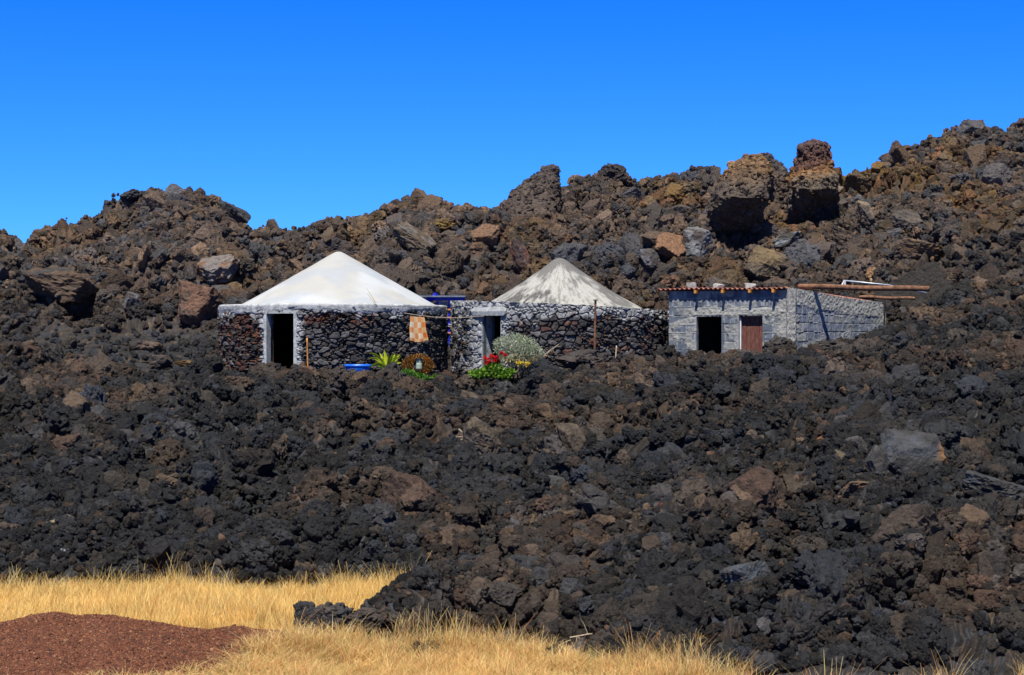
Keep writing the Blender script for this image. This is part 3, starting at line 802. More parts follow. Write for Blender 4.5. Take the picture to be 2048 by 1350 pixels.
# ------------------------------------------------------------------ walls as displaced skins
def skin(name, mapf, s0, s1, z0, z1, step, openings, field, thick, mat, parent, ztop=None, cap=True, wrap=False):
    ns, nz = int((s1 - s0) / step) + 1, int((z1 - z0) / step) + 1
    S, Zr = np.linspace(s0, s1, ns), np.linspace(z0, z1, nz)
    # snap grid lines to the openings' edges
    for (a, b, c, d) in openings:
        for e in (a, b): S[np.argmin(np.abs(S - e))] = e
        for e in (c, d):
            if z0 < e < z1: Zr[np.argmin(np.abs(Zr - e))] = e
    SS, ZZ = np.meshgrid(S, Zr, indexing='ij')
    if ztop is not None: ZZ = np.minimum(ZZ, ztop(SS))
    D, C = field(SS, ZZ)
    for (a, b, c, d) in openings:          # flat at the opening's edge
        dd = np.maximum(np.maximum(a - SS, SS - b), np.maximum(c - ZZ, ZZ - d))
        D = D * sst(0.0, 0.05, dd)
    V = mapf(SS, ZZ, D).reshape(-1, 3)
    Fs = grid_faces(ns, nz)
    cs = (S[:-1] + S[1:]) / 2; cz = (Zr[:-1] + Zr[1:]) / 2
    CS, CZ = np.meshgrid(cs, cz, indexing='ij')
    keep = np.ones(CS.shape, bool)
    for (a, b, c, d) in openings: keep &= ~((CS > a) & (CS < b) & (CZ > c) & (CZ < d))
    Fs = Fs[keep.ravel()]
    C = C.reshape(-1, 3)
    Vs, Fl, Cl = [V], [Fs], [C]; base = len(V)
    def strip(ss, zz, d0, d1, nd=8, col=None, flip=False):
        nonlocal base
        n = len(ss); dd = np.linspace(d0, d1, nd)
        S2 = np.repeat(np.asarray(ss)[:, None], nd, 1); Z2 = np.repeat(np.asarray(zz)[:, None], nd, 1); D2 = np.repeat(dd[None], n, 0)
        V2 = mapf(S2, Z2, D2).reshape(-1, 3)
        _, c2 = field(S2 + D2 * .7, Z2)
        F2 = grid_faces(n, nd) + base
        Vs.append(V2); Fl.append(F2); Cl.append(c2.reshape(-1, 3)); base += len(V2)
    for (a, b, c, d) in openings:
        zs = np.linspace(c, d, 40); strip(np.full(40, a), zs, 0, -thick); strip(np.full(40, b), zs, 0, -thick)
        sx = np.linspace(a, b, 12); strip(sx, np.full(12, d), 0, -thick)
        if c > z0: strip(sx, np.full(12, c), 0, -thick)
    if not wrap:
        for e_ in (s0, s1):
            zz_ = np.linspace(z0, z1, 60); zz_ = zz_ if ztop is None else np.minimum(zz_, ztop(np.full(60, e_)))
            strip(np.full(60, e_), zz_, 0, -thick)
    if cap:
        zt = np.full(ns, z1) if ztop is None else ztop(S)
        sub = max(1, ns // 300); strip(S[::sub], zt[::sub] if True else zt, 0, -thick)
    # inner face, near-black so the indoor shade sits in its colour
    ni = 60; Si = np.linspace(s0, s1, ns // 6 + 2); Zi = np.linspace(z0, z1, nz // 6 + 2)
    for (a, b, c, d) in openings:
        for e in (a, b): Si[np.argmin(np.abs(Si - e))] = e
        for e in (c, d):
            if z0 < e < z1: Zi[np.argmin(np.abs(Zi - e))] = e
    S3, Z3 = np.meshgrid(Si, Zi, indexing='ij')
    if ztop is not None: Z3 = np.minimum(Z3, ztop(S3))
    V3 = mapf(S3, Z3, np.full(S3.shape, -thick)).reshape(-1, 3)
    F3 = grid_faces(len(Si), len(Zi))
    cs, cz = np.meshgrid((Si[:-1] + Si[1:]) / 2, (Zi[:-1] + Zi[1:]) / 2, indexing='ij')
    kp = np.ones(cs.shape, bool)
    for (a, b, c, d) in openings: kp &= ~((cs > a) & (cs < b) & (cz > c) & (cz < d))
    F3 = F3[kp.ravel()][:, ::-1] + base
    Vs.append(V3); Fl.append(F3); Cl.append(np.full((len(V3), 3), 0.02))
    return mesh(name, np.vstack(Vs), np.vstack(Fl), mat, parent, col=np.vstack(Cl))

def round_map(cx, cy, Rr):
    def f(s, z, d):
        th = s / Rr
        r = Rr + d
        return np.stack([cx + r * np.sin(th), cy - r * np.cos(th), z], -1)
    return f

GREYST = np.array([(.060,.058,.062), (.085,.082,.086), (.040,.038,.040), (.11,.105,.108), (.075,.062,.055)])
REDST = np.array([(.105,.042,.028), (.075,.032,.024), (.055,.040,.036), (.13,.055,.03), (.045,.036,.034)])

def rubble_field(seed, redfun, smear, cellw=.27, cellh=.145, mort=(.27, .27, .27)):
    def field(S, Z):
        wx = S + .10 * (vn(S * 4, Z * 4, 0 * S, seed + 1) - .5) + .05 * (vn(S * 13, Z * 13, 0 * S, seed + 7) - .5)
        wz = Z + .07 * (vn(S * 4 + 30, Z * 4, 0 * S, seed + 2) - .5)
        f1, f2, cid = voro(wx / cellw, wz / cellh, seed, 0.85)
        # some large cells are broken into small chips
        g1, g2, gid = voro(wx / (cellw * .48), wz / (cellh * .5), seed + 40, 0.9)
        chip = cid < 0.42
        e = np.where(chip, (g2 - g1) * .55, f2 - f1); cid = np.where(chip, gid, (cid - .42) / .58)
        st = sst(0.03, 0.26, e)
        rg = fbm(S * 9, Z * 9, 0 * S, 3, seed + 3)
        D = -0.075 + 0.125 * st ** .6 * (0.55 + .75 * cid) + 0.05 * (rg - .5)
        k = np.floor(((cid * 17.3) % 1) * 4.999).astype(int)
        red = redfun(S, Z, cid)
        c = mixc(GREYST[k], REDST[k], red)
        c = c * (0.65 + .7 * rg)[..., None]
        mo = sst(.12, .02, e) * sst(.46, .60, fbm(S * 2.6, Z * 3.5, 0 * S, 3, seed + 12) + .25 * (vn(S * 11, Z * 11, 0 * S, seed + 15) - .5))
        sm = smear(S, Z, fbm(S * 3.5, Z * 4.5, 0 * S, 4, seed + 22))
        mm = np.clip(np.maximum(mo * .4, sm), 0, 1)
        mc = mixc(np.broadcast_to(mort, S.shape + (3,)), np.broadcast_to((.42, .43, .44), S.shape + (3,)), sm) * (0.55 + .75 * fbm(S * 12, Z * 12, 0 * S, 3, seed + 30))[..., None]
        gap = sst(.06, .0, e)
        c = mixc(c, np.array((.018, .017, .017)), gap * (1 - mm) * .7)
        c = mixc(c, mc, mm)
        D = D * (1 - .45 * mm) + .012 * mm
        return D, c
    return field

# ---------------------------------------------------------- left round hut
def hut_rel(hut, th, r, z):
    return (hut[0] + r * math.sin(th), hut[1] - r * math.cos(th), z)

def rim_ring(name, hut, zt, h, rin, proj, mat, parent, seed, n=500, low=0.05):
    """cement collar round the wall head with a ragged lower edge"""
    th = np.linspace(-math.pi, math.pi, n)
    s = th * hut[2]
    lo = h * (1 + .7 * (fbm(s * 1.3, 0 * s, 0 * s, 4, seed) - .5) * 2 * low / .05)
    top = zt(hut[2] * np.sin(th)) if callable(zt) else np.full(n, zt)
    top = top + .03 * (fbm(s * 1.7, 0 * s, 0 * s, 4, seed + 3) - .5)
    Ro = hut[2]
    prof = []
    for k, (r, zf) in enumerate([(rin, 0.0), (Ro - .08, 0.0), (Ro + proj * .5, -.012), (Ro + proj, -.04)]):
        prof.append((np.full(n, r), top + zf))
    for t in np.linspace(.15, 1, 10):
        prof.append((Ro + proj * (1 - .5 * t ** 4) + .018 * (fbm(s * 5, t * 4 + 0 * s, 0 * s, 3, seed + 5) - .5), top - .04 - (lo - .04) * t))
    prof.append((np.full(n, Ro - .10), top - lo - .01))
    V = []
    for r, z in prof: V.append(np.stack([hut[0] + r * np.sin(th), hut[1] - r * np.cos(th), z], -1))
    V = np.array(V); m = len(prof)
    Fs = grid_faces(m, n)
    return mesh(name, V.reshape(-1, 3), Fs, mat, parent, smooth=True)

def cone(name, cx, cy, prof, colf, mat, parent, seed, nr=140, nt=420, wob=.02, thick=True):
    pr = np.array(prof)
    rr = np.linspace(0, 1, nr) ** .9 * pr[-1, 0]
    # smooth the profile
    zz = np.interp(rr, pr[:, 0], pr[:, 1])
    ker = np.hanning(15); ker /= ker.sum()
    zp = np.concatenate([zz[7:0:-1], zz, np.full(7, zz[-1]) + (zz[-1] - zz[-2]) * np.arange(1, 8)])
    zz = np.convolve(zp, ker, 'valid')
    th = np.linspace(0, 2 * math.pi, nt)
    Rg, Tg = np.meshgrid(rr, th, indexing='ij')
    X = Rg * np.sin(Tg); Y = -Rg * np.cos(Tg)
    Z = np.repeat(zz[:, None], nt, 1) + wob * (fbm(X * 1.2, Y * 1.2, 0 * X, 3, seed) - .5) * 2 * np.clip(Rg, 0, 1)
    C = colf(Rg, Tg, X, Y)
    V = np.stack([cx + X, cy + Y, Z], -1).reshape(-1, 3)
    return mesh(name, V, grid_faces(nr, nt), mat, parent, col=C.reshape(-1, 3), smooth=True)

def disk(name, cx, cy, r, z, mat, parent, n=64):
    V = [(cx, cy, z)] + [(cx + r * math.sin(2*math.pi*k/n), cy - r * math.cos(2*math.pi*k/n), z(cx + r * math.sin(2*math.pi*k/n)) if callable(z) else z) for k in range(n)]
    if callable(z): V[0] = (cx, cy, z(cx))
    return mesh(name, V, [(0, k + 1, (k + 1) % n + 1) for k in range(n)], mat, parent)

# --- hut 1
h1 = empty('round_hut', (HUT1[0], HUT1[1], -1.4))
tag(h1, 'round stone hut with smooth white cone roof and open black doorway, left of the pair', 'hut', 'round lava stone huts')
Rr = HUT1[2]; TH1 = R(-20.5); s1 = TH1 * Rr
D1 = (s1 - .54, s1 + .50, -1.6, .74)
def red1(S, Z, cid):
    left = sst(s1 + .9, s1 + .3, S)
    band = sst(.35, .5, Z) * sst(.85, .75, Z) * sst(s1 + 3.6, s1 + 2.9, S) * sst(s1, s1 + .5, S)
    leftlow = sst(s1 - .4, s1 - .6, S) * .95
    return np.clip(np.maximum(np.maximum(left * .75, band), leftlow) * (cid < .8), 0, 1)
def smear1(S, Z, n):
    j = np.minimum(np.abs(S - D1[0]), np.abs(S - D1[1]))
    a = sst(.30, .05, j + .35 * (n - .5)) * sst(.9, .7, Z)
    t = sst(.62, .82, Z + .8 * (n - .5))
    return np.clip(np.maximum(a, t * .8), 0, 1)
w = skin('wall', round_map(HUT1[0], HUT1[1], Rr), -math.pi * Rr, math.pi * Rr, -1.6, .96, .022, [D1], rubble_field(300, red1, smear1), .42, M_stone, h1, wrap=True)
rebase(h1, w)
rebase(h1, rim_ring('wall_collar', HUT1, 1.055, .29, Rr - .95, .045, M_conc, h1, 41))
def c1(Rg, Tg, X, Y):
    n = fbm(X * .9, Y * 1.6, 0 * X, 4, 61); m = fbm(X * .5 + 7, Y * .5, 0 * X, 3, 63)
    c = mixc(np.broadcast_to((.46, .485, .51), X.shape + (3,)), np.broadcast_to((.39, .385, .36), X.shape + (3,)), sst(.42, .66, m) * .9)
    c = mixc(c, np.broadcast_to((.33, .365, .41), X.shape + (3,)), sst(.45, .65, n) * .6)
    return mixc(c, np.broadcast_to((.39, .385, .36), X.shape + (3,)), sst(3.0, 3.3, Rg) * .4)
rebase(h1, cone('roof', -5.72, 57.7, [(0, 2.85), (.12, 2.82), (.3, 2.71), (.7, 2.48), (1.2, 2.19), (1.7, 1.90), (2.2, 1.62), (2.7, 1.34), (3.25, 1.035), (3.4, .95)], c1, M_roofw, h1, 71))
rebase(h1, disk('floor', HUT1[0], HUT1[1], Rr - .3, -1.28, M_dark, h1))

def door_frame(parent, hut, th, opn, wj, depth, zt, zb, mat, proud=.03, name='door_frame', seed=5, lint=.0):
    """plastered jambs lining a doorway; ragged outer edges"""
    Rr = hut[2]
    mb = MB()
    rnd = random.Random(seed)
    for a, sg in ((opn[0], -1), (opn[1], 1)):
        nz = 34
        V = []; zz = np.linspace(zb, zt, nz)
        for z in zz:
            wo = wj * (1 + rnd.uniform(-.45, .45))
            for (s, d) in ((a - sg * .05, -depth), (a - sg * .05, proud), (a + sg * wo * .6, proud + rnd.uniform(-.004, .006)), (a + sg * wo, -.06)):
                V.append((hut[0] + (Rr + d) * math.sin(s / Rr), hut[1] - (Rr + d) * math.cos(s / Rr), z))
        Fs = [(i*4+k, i*4+k+1, (i+1)*4+k+1, (i+1)*4+k) for i in range(nz-1) for k in range(3)]
        mb.add(V, Fs)
    if lint > 0:
        V = []; n = 20
        for s in np.linspace(opn[0] - .12, opn[1] + .12, n):
            for (z, d) in ((zt, -depth), (zt, proud + .005), (zt + lint, proud + .005), (zt + lint, -.05)):
                V.append((hut[0] + (Rr + d) * math.sin(s / Rr), hut[1] - (Rr + d) * math.cos(s / Rr), z))
        mb.add(V, [(i*4+k, i*4+k+1, (i+1)*4+k+1, (i+1)*4+k) for i in range(n-1) for k in range(3)])
    return mb.build(name, mat, parent)
rebase(h1, door_frame(h1, HUT1, TH1, D1, .10, .20, .745, -1.5, M_plaster, lint=.10))

# --- hut 2
rim2 = lambda dx: 1.02 - .046 * dx
h2 = empty('round_hut', (HUT2[0], HUT2[1], -1.4))
tag(h2, 'round stone hut with grey streaked weathered cone roof and grey door, right of the pair', 'hut', 'round lava stone huts')
Rr2 = HUT2[2]; TH2 = R(-39.0); s2 = TH2 * Rr2
D2 = (s2 - .40, s2 + .36, -1.6, .68)
def red2(S, Z, cid): return ((cid * 5.7) % 1 > .72) * .7
def smear2(S, Z, n):
    j = np.maximum(D2[0] - S, S - D2[1])
    a = sst(.75, .1, j + 1.2 * (n - .5)) * sst(-1.5, -.9, Z + .5 * (j < 0))
    lft = sst(s2 - .2, s2 - .8, S) * sst(.46, .66, n) * .8
    t = sst(.52, .80, Z + 1.0 * (n - .5)) * .85
    return np.clip(np.maximum(np.maximum(a, t), lft), 0, 1) * .95
w = skin('wall', round_map(HUT2[0], HUT2[1], Rr2), -math.pi * Rr2, math.pi * Rr2, -1.6, 1.25, .022, [D2],
         rubble_field(330, red2, smear2, cellw=.25, cellh=.185, mort=(.28, .285, .28)), .45, M_stone, h2, ztop=lambda s: rim2(Rr2 * np.sin(s / Rr2)) + .05 * (vn(s * 5, 0 * s, 0 * s, 8) - .5), wrap=True)
rebase(h2, w)
def c2(Rg, Tg, X, Y):
    ta = Tg * 60
    ta = ta + 2.5 * fbm(X * 1.5, Y * 1.5, 0 * X, 3, 80)
    st = fbm(ta / 5.0, Rg * 2.2, 0 * X, 4, 81, .7) * .5 + fbm(ta / 1.8, Rg * 4.0, 0 * X, 3, 83, .7) * .5
    pat = fbm(X * 1.1, Y * 1.1 + 4, 0 * X, 4, 85)
    dk = sst(.45, .57, st * .32 + pat * .68 + .10 * np.exp(-(Rg / .8) ** 2))
    dk = np.maximum(dk, sst(.52, .62, st) * .55)
    left = sst(.2, 1.0, np.cos(Tg - (-.9))) * sst(1.4, 2.3, Rg)
    dk = np.clip(dk * .8 + left * .45 * sst(.35, .55, st), 0, 1)
    dk = dk * (1 - .75 * sst(2.55, 2.8, Rg))
    return mixc(np.broadcast_to((.38, .375, .35), X.shape + (3,)), np.broadcast_to((.10, .097, .094), X.shape + (3,)), dk)
rebase(h2, cone('roof', 1.56, 57.5, [(0, 2.63), (.12, 2.60), (.25, 2.52), (.64, 2.22), (1.24, 1.81), (1.6, 1.58), (2.0, 1.34), (2.5, 1.06), (2.95, .82), (3.1, .75)], c2, M_roofs, h2, 91, wob=.035))
# wall head between wall and cone
n = 240; V = []
for k in range(n):
    th = -math.pi + 2 * math.pi * k / (n - 1)
    for r in np.linspace(2.2, Rr2 - .02, 9):
        dx = r * math.sin(th)
        V.append((HUT2[0] + dx, HUT2[1] - r * math.cos(th), rim2(dx) - .005 + .05 * (random.random() - .5) * (r > 2.7)))
hd = mesh('wall_head', V, grid_faces(n, 9), M_conc, h2); rebase(h2, hd)
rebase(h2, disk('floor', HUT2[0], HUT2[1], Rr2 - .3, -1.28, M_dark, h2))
# lintel slab over the second door
def arc_slab(hut, s_a, s_b, z0, z1, d0, d1, rnd=.02, n=26):
    V = []
    for s in np.linspace(s_a, s_b, n):
        t = (s - s_a) / (s_b - s_a)
        ta = 1 - .5 * max(0, abs(2 * t - 1) - .85) / .15
        zm = (z0 + z1) / 2
        for (z, d) in ((z0, d0), (z0, d1), (zm, d1 + .02), (z1, d1 - .01), (z1, d0)):
            zz = zm + (z - zm) * ta + random.uniform(-rnd, rnd) * .5
            V.append((hut[0] + (hut[2] + d + random.uniform(-rnd, rnd) * .4) * math.sin(s / hut[2]), hut[1] - (hut[2] + d) * math.cos(s / hut[2]), zz))
    Fs = [(i*5+k, i*5+(k+1) % 5, (i+1)*5+(k+1) % 5, (i+1)*5+k) for i in range(n-1) for k in range(5)] + [(0,1,2,3,4), tuple((n-1)*5 + k for k in (4,3,2,1,0))]
    return V, Fs
V, Fs = arc_slab(HUT2, D2[0] - .40, D2[1] + .25, .69, .95, -.35, .09)
l = mesh('door_lintel', V, Fs, M_plaster, h2); rebase(h2, l)
# grey door leaf, half open, with frame post and panels
dl = MB()
th = TH2; nrm = np.array([math.sin(th), -math.cos(th), 0]); tan = np.array([math.cos(th), math.sin(th), 0]); up = np.array([0, 0, 1.0])
c0 = np.array([HUT2[0], HUT2[1], 0]) + nrm * (Rr2 - .20) + tan * (-.40)
dt = tan * math.cos(1.5) - nrm * math.sin(1.5); dn_ = np.cross(dt, up)
ax = [dt, dn_, up]
def dbox(mb, a0, a1, z0, z1, t0, t1):
    mb.box(c0 + dt * (a0 + a1) / 2 + dn_ * (t0 + t1) / 2 + up * (z0 + z1) / 2, ((a1 - a0) / 2, abs(t1 - t0) / 2, (z1 - z0) / 2), ax)
for a0, a1, z0, z1 in ((.04, .11, -1.25, .66), (.33, .40, -1.25, .66), (.11, .33, .58, .66), (.11, .33, -.42, -.32), (.11, .33, -1.25, -1.1)):
    dbox(dl, a0, a1, z0, z1, -.02, .02)
dbox(dl, .11, .33, -1.1, -.42, -.008, .008); dbox(dl, .11, .33, -.32, .58, -.008, .008)
leaf = dl.build('door', M_teal, h2); rebase(h2, leaf)
fp = MB(); cpt = c0 + tan * (-.02) + nrm * .06
fp.box(cpt + up * (-.3), (.045, .07, .97), [tan, nrm, up])
rebase(h2, fp.build('door_frame', M_teal, h2))

# ------------------------------------------------------------------ block shed
shed = empty('block_shed', (SA[0], SA[1], -1.2))
tag(shed, 'grey concrete block shed with corrugated red roof, right of the round huts', 'shed')
def line_map(p, q):
    dx, dy = q[0] - p[0], q[1] - p[1]; L = math.hypot(dx, dy); tx, ty = dx / L, dy / L
    nx, ny = ty, -tx                      # outward to the camera when p is left of q
    def f(s, z, d): return np.stack([p[0] + tx * s + nx * d, p[1] + ty * s + ny * d, z], -1)
    return f, L
def block_field(seed, bw, bh, zoff, plaster, bluec=(.10, .118, .148), mort=(.30, .30, .28), amp=1.0):
    def field(S, Z):
        wz = (Z - zoff) / bh + .05 * (vn(S * .8, Z * .8, 0 * S, seed + 1) - .5)
        row = np.floor(wz)
        ws = S / bw + .5 * (row % 2) + .25 * _h(row.astype(np.int64), row.astype(np.int64) * 0, row.astype(np.int64) * 0, seed)
        colm = np.floor(ws)
        fz = np.minimum(wz - row, 1 - (wz - row)) * bh; fs = np.minimum(ws - colm, 1 - (ws - colm)) * bw
        e = np.minimum(fz, fs) + .010 * (vn(S * 25, Z * 25, 0 * S, seed + 2) - .5)
        rc = _h(row.astype(np.int64), colm.astype(np.int64), row.astype(np.int64) * 0, seed + 3)
        rc2 = _h(row.astype(np.int64), colm.astype(np.int64), row.astype(np.int64) * 0, seed + 4)
        m = sst(.020, .009, e)
        n = fbm(S * 7, Z * 7, 0 * S, 4, seed + 5)
        drip = fbm(S * 14, Z * 1.2, 0 * S, 3, seed + 6)
        base = mixc(np.broadcast_to(bluec, S.shape + (3,)), np.broadcast_to((.17, .195, .235), S.shape + (3,)), rc * .6)
        base = mixc(base, np.broadcast_to((.30, .30, .275), S.shape + (3,)), (rc2 > .78) * .7)
        base = base * (.75 + .5 * n)[..., None]
        base = mixc(base, np.broadcast_to((.40, .41, .40), S.shape + (3,)), sst(.56, .72, drip) * .55)
        mc = np.array(mort) * (.6 + .7 * n)[..., None]
        # mortar is squeezed out in places and sunk in others
        sq = sst(.45, .6, fbm(S * 2, Z * 3, 0 * S, 3, seed + 7))
        gapc = mixc(np.broadcast_to((.13, .13, .13), S.shape + (3,)), mc, sq)
        c = mixc(base, gapc, m)
        D = .012 * (n - .5) * 2 * amp + .010 * (rc - .5) + m * (-.016 + .028 * sq)
        pl = plaster(S, Z, fbm(S * 3, Z * 3.5, 0 * S, 4, seed + 9))
        pc = mixc(np.broadcast_to((.26, .26, .235), S.shape + (3,)), np.broadcast_to((.40, .39, .35), S.shape + (3,)), fbm(S * 2, Z * 9, 0 * S, 3, seed + 10))
        pc = pc * (.62 + .75 * fbm(S * 16, Z * 16, 0 * S, 3, seed + 11))[..., None]
        c = mixc(c, pc, pl)
        D = D * (1 - pl) + pl * (.016 + .035 * (fbm(S * 14, Z * 14, 0 * S, 3, seed + 12) - .5))
        return D, c
    return field
fmap, LF = line_map(SB, SA)
def sof(px):    # distance along the front wall of a photo column
    u = (px - 1024) / F
    tx, ty = (SA[0] - SB[0]) / LF, (SA[1] - SB[1]) / LF
    return (u * SB[1] - SB[0]) / (tx - u * ty)
DA = (sof(1393), sof(1443), -1.6, .645); DB = (sof(1478), sof(1525), -1.6, .66)
def plF(S, Z, n):
    a = sst(.60, .68, Z) * sst(.93, .86, Z) * sst(DA[0] - .75, DA[0] - .1, S + .6 * (n - .5)) * sst(LF - .3, LF - .5, S)
    d = sst(.6, .3, np.abs(Z - (.62 - (DA[0] - S) * .35)) / .3 + n * .3) * (S < DA[0]) * sst(DA[0] - 1.1, DA[0] - .8, S)
    b = sst(LF - .55, LF - .30, S + .45 * (n - .5))
    p = sst(.60, .70, n) * .7
    c = (S > DA[1]) * (S < DB[0]) * sst(.45, .6, n) * .7
    return np.clip(np.maximum.reduce([a, b, p, d * .8, c]), 0, 1)
w = skin('front_wall', fmap, 0, LF, -1.5, 1.44, .02, [DA, DB], block_field(500, .40, .265, -.12, plF), .18, M_block, shed)
rebase(shed, w)
smap, LS = line_map(SA, SCc)
def topS(s): return 1.50 - .055 * s - .09 * sst(.3, 3.2, s) - .30 * sst(LS - .25, LS, s)
def plS(S, Z, n):
    t = topS(S)
    a = sst(.42, .52, Z - (t - 1.0) + .16 * (n - .5) + .0)
    b = sst(.62, .40, S + .35 * (n - .5)) * sst(-2, -1.2, Z)
    r = sst(LS - .55, LS - .2, S + .3 * (n - .5))
    p = sst(.62, .72, n) * .7
    return np.clip(np.maximum.reduce([a, b * .0, r * .7, p]), 0, 1)
w = skin('side_wall', smap, 0.0, LS, -1.5, 1.55, .022, [], block_field(520, .40, .27, -.10, plS, bluec=(.19, .216, .262)), .18, M_block, shed, ztop=topS)
rebase(shed, w)
# rough cast corner column
cn = MB(); nz = 130; V = []; nr_ = 28
for i in range(nz):
    z = -1.5 + 3.0 * i / (nz - 1)
    for k in range(nr_):
        a = 2 * math.pi * k / nr_
        c, s = math.cos(a), math.sin(a)
        q = (abs(c) ** 5 + abs(s) ** 5) ** (-.2)
        V.append([c * q * .15, s * q * .13, z])
V = np.array(V); ang = R(12)
d = 1 + .30 * (fbm(V[:, 0] * 14, V[:, 1] * 14, V[:, 2] * 9, 3, 600) - .5)
x, y = V[:, 0] * d, V[:, 1] * d
V[:, 0] = SA[0] + .0 + x * math.cos(ang) - y * math.sin(ang); V[:, 1] = SA[1] + .085 + x * math.sin(ang) + y * math.cos(ang)
Fs = [(i*nr_+k, i*nr_+(k+1) % nr_, (i+1)*nr_+(k+1) % nr_, (i+1)*nr_+k) for i in range(nz-1) for k in range(nr_)] + [tuple((nz-1)*nr_ + k for k in range(nr_))]
M_cast = mat_two('rough_cast_cement', (.17, .165, .15), (.46, .45, .42), scale=16, rough=.95, bump=((26, .9, .03, 5),))
rebase(shed, mesh('corner_pillar', V, Fs, M_cast, shed))
# back and left walls, near-black to paint in the shade behind the doorway
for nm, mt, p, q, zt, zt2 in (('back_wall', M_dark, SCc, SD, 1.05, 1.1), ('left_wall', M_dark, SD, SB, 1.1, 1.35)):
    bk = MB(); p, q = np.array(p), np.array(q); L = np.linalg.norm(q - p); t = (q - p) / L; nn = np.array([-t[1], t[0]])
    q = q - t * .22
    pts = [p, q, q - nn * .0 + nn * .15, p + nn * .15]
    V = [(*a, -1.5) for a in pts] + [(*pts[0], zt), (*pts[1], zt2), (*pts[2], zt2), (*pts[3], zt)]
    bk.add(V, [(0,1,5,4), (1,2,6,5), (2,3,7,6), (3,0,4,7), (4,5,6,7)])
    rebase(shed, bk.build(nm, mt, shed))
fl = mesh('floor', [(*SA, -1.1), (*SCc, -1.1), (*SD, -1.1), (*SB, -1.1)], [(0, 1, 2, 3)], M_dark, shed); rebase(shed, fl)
# corrugated roof sheet, eave along the front wall
tF = np.array([(SA[0]-SB[0])/LF, (SA[1]-SB[1])/LF, 0]); nF = np.array([tF[1], -tF[0], 0])
dB = np.array([SCc[0]-SA[0], SCc[1]-SA[1], 0]); LBk = np.linalg.norm(dB); dB /= LBk
ns_, nd_ = 420, 24
S_ = np.linspace(-.32, LF - .10, ns_); Dd = np.linspace(-.19, LBk - .35, nd_)
SS, DD = np.meshgrid(S_, Dd, indexing='ij')
base = np.array([SB[0], SB[1], 0])
ridge = 0.028 * np.sin(SS / .155 * 2 * math.pi)
shear = DD[..., None] * np.where(DD[..., None] > 0, 1, 0) * dB + np.where(DD[..., None] <= 0, DD[..., None] * (-nF), 0)
Vr = base + SS[..., None] * tF + shear
Vr[..., 2] = 1.50 - .075 * np.maximum(DD, -.4) + ridge + .012 * np.sin(SS * 1.7)
Vt = Vr.reshape(-1, 3); Vb_ = Vt - (0, 0, .012)
Fg = grid_faces(ns_, nd_); nT = len(Vt)
edge = [(i*nd_, (i+1)*nd_, (i+1)*nd_+nT, i*nd_+nT) for i in range(ns_-1)]
Fs = np.vstack([Fg, Fg[:, ::-1] + nT, np.array(edge)])
rebase(shed, mesh('roof', np.vstack([Vt, Vb_]), Fs, M_tile, shed))
# rafter ends under the eave
for pxr in (1396, 1450, 1504, 1551):
    s = sof(pxr); c = base + tF * s
    rf = MB(); a = c + nF * .27; b = c - nF * .6
    ctr = (a + b) / 2 + np.array([0, 0, 1.415])
    rf.box(ctr, (.038, .45, .05), [tF, nF, (0, 0, 1)])
    sc_ = .7 if pxr == 1396 else 1
    rebase(shed, rf.build('rafter', M_wood_o, shed))
# red boarded door in the right opening, added white strip that paints the sunlit left reveal
bd = MB(); s0, s1_ = DB[0] + .05, DB[1] - .0
nb = 5
for k in range(nb):
    a = s0 + (s1_ - s0) * k / nb; b = s0 + (s1_ - s0) * (k + 1) / nb - .008
    c = base + tF * (a + b) / 2 - nF * (.165 + .004 * (k % 2)) + np.array([0, 0, -.25])
    bd.box(c, ((b - a) / 2, .012, .91), [tF, nF, (0, 0, 1)])
rebase(shed, bd.build('door', M_red, shed))
wp = MB(); c = base + tF * (DB[0] + .025) - nF * .10 + np.array([0, 0, -.35]); wp.box(c, (.02, .03, .95), [tF, nF, (0, 0, 1)])
rebase(shed, wp.build('lit_reveal_strip', M_white, shed))

# weights on the roof
def chunk(px, row, w, h, Y, label, seed):
    V, Fs = angular(4, seed, 8, .6)
    V = V / np.max(np.abs(V), axis=0) * np.array([w / F * Y / 2, .13, h / F * Y / 2])
    V = np.sign(V) * np.abs(V) ** 1.0
    o = mesh('concrete_block', V, Fs, M_plaster2); o.location = P(px, row, Y)
    tag(o, label, 'concrete block', 'broken concrete blocks weighing down the shed roof')
M_plaster2 = mat_two('pale_block', (0.22, 0.215, 0.20), (0.42, 0.41, 0.38), scale=9, rough=0.95)
chunk(1379, 571, 30, 13, 54.45, 'broken concrete block on the shed roof, leftmost of three', 710)
chunk(1437, 572, 24, 12, 54.0, 'pale concrete block on the shed roof with a dark hole, middle of three', 713)
chunk(1500, 571, 25, 13, 53.6, 'broken concrete block on the shed roof, nearest the wall corner', 717)

# ------------------------------------------------------------------ poles on the shed
def pole(name, a, b, r, mat, label, cat, grp=None, sag=0, wob=.05, n=26, extra=None):
    a, b = np.array(a), np.array(b)
    mid = [a + (b - a) * t + np.array([0, 0, sag * math.sin(math.pi * t) + .012 * math.sin(9 * t)]) for t in np.linspace(0, 1, n)]
    loc = mid[0]
    mb = MB(); mb.tube([m_ - loc for m_ in mid], r, 10, wob=wob)
    o = mb.build(name, mat, smooth=True); o.location = loc
    tag(o, label, cat, grp)
    return o
pole('rusty_pole', P(1597, 573, 54.0), P(1858, 578, 52.2), .085, M_rust, 'long rusty pole lying level over the shed side wall, reaching right past it', 'pole')
pole('rusty_pole', P(1718, 594, 58.6), P(1830, 597, 58.2), .055, M_rust, 'short rusty pole just below the long one at the far end of the shed wall', 'pole')
pp = empty('galvanised_pipe', P(1688, 563, 53.6)); tag(pp, 'thin silver pipe with a white bracket sloping down over the long rusty pole', 'pipe')
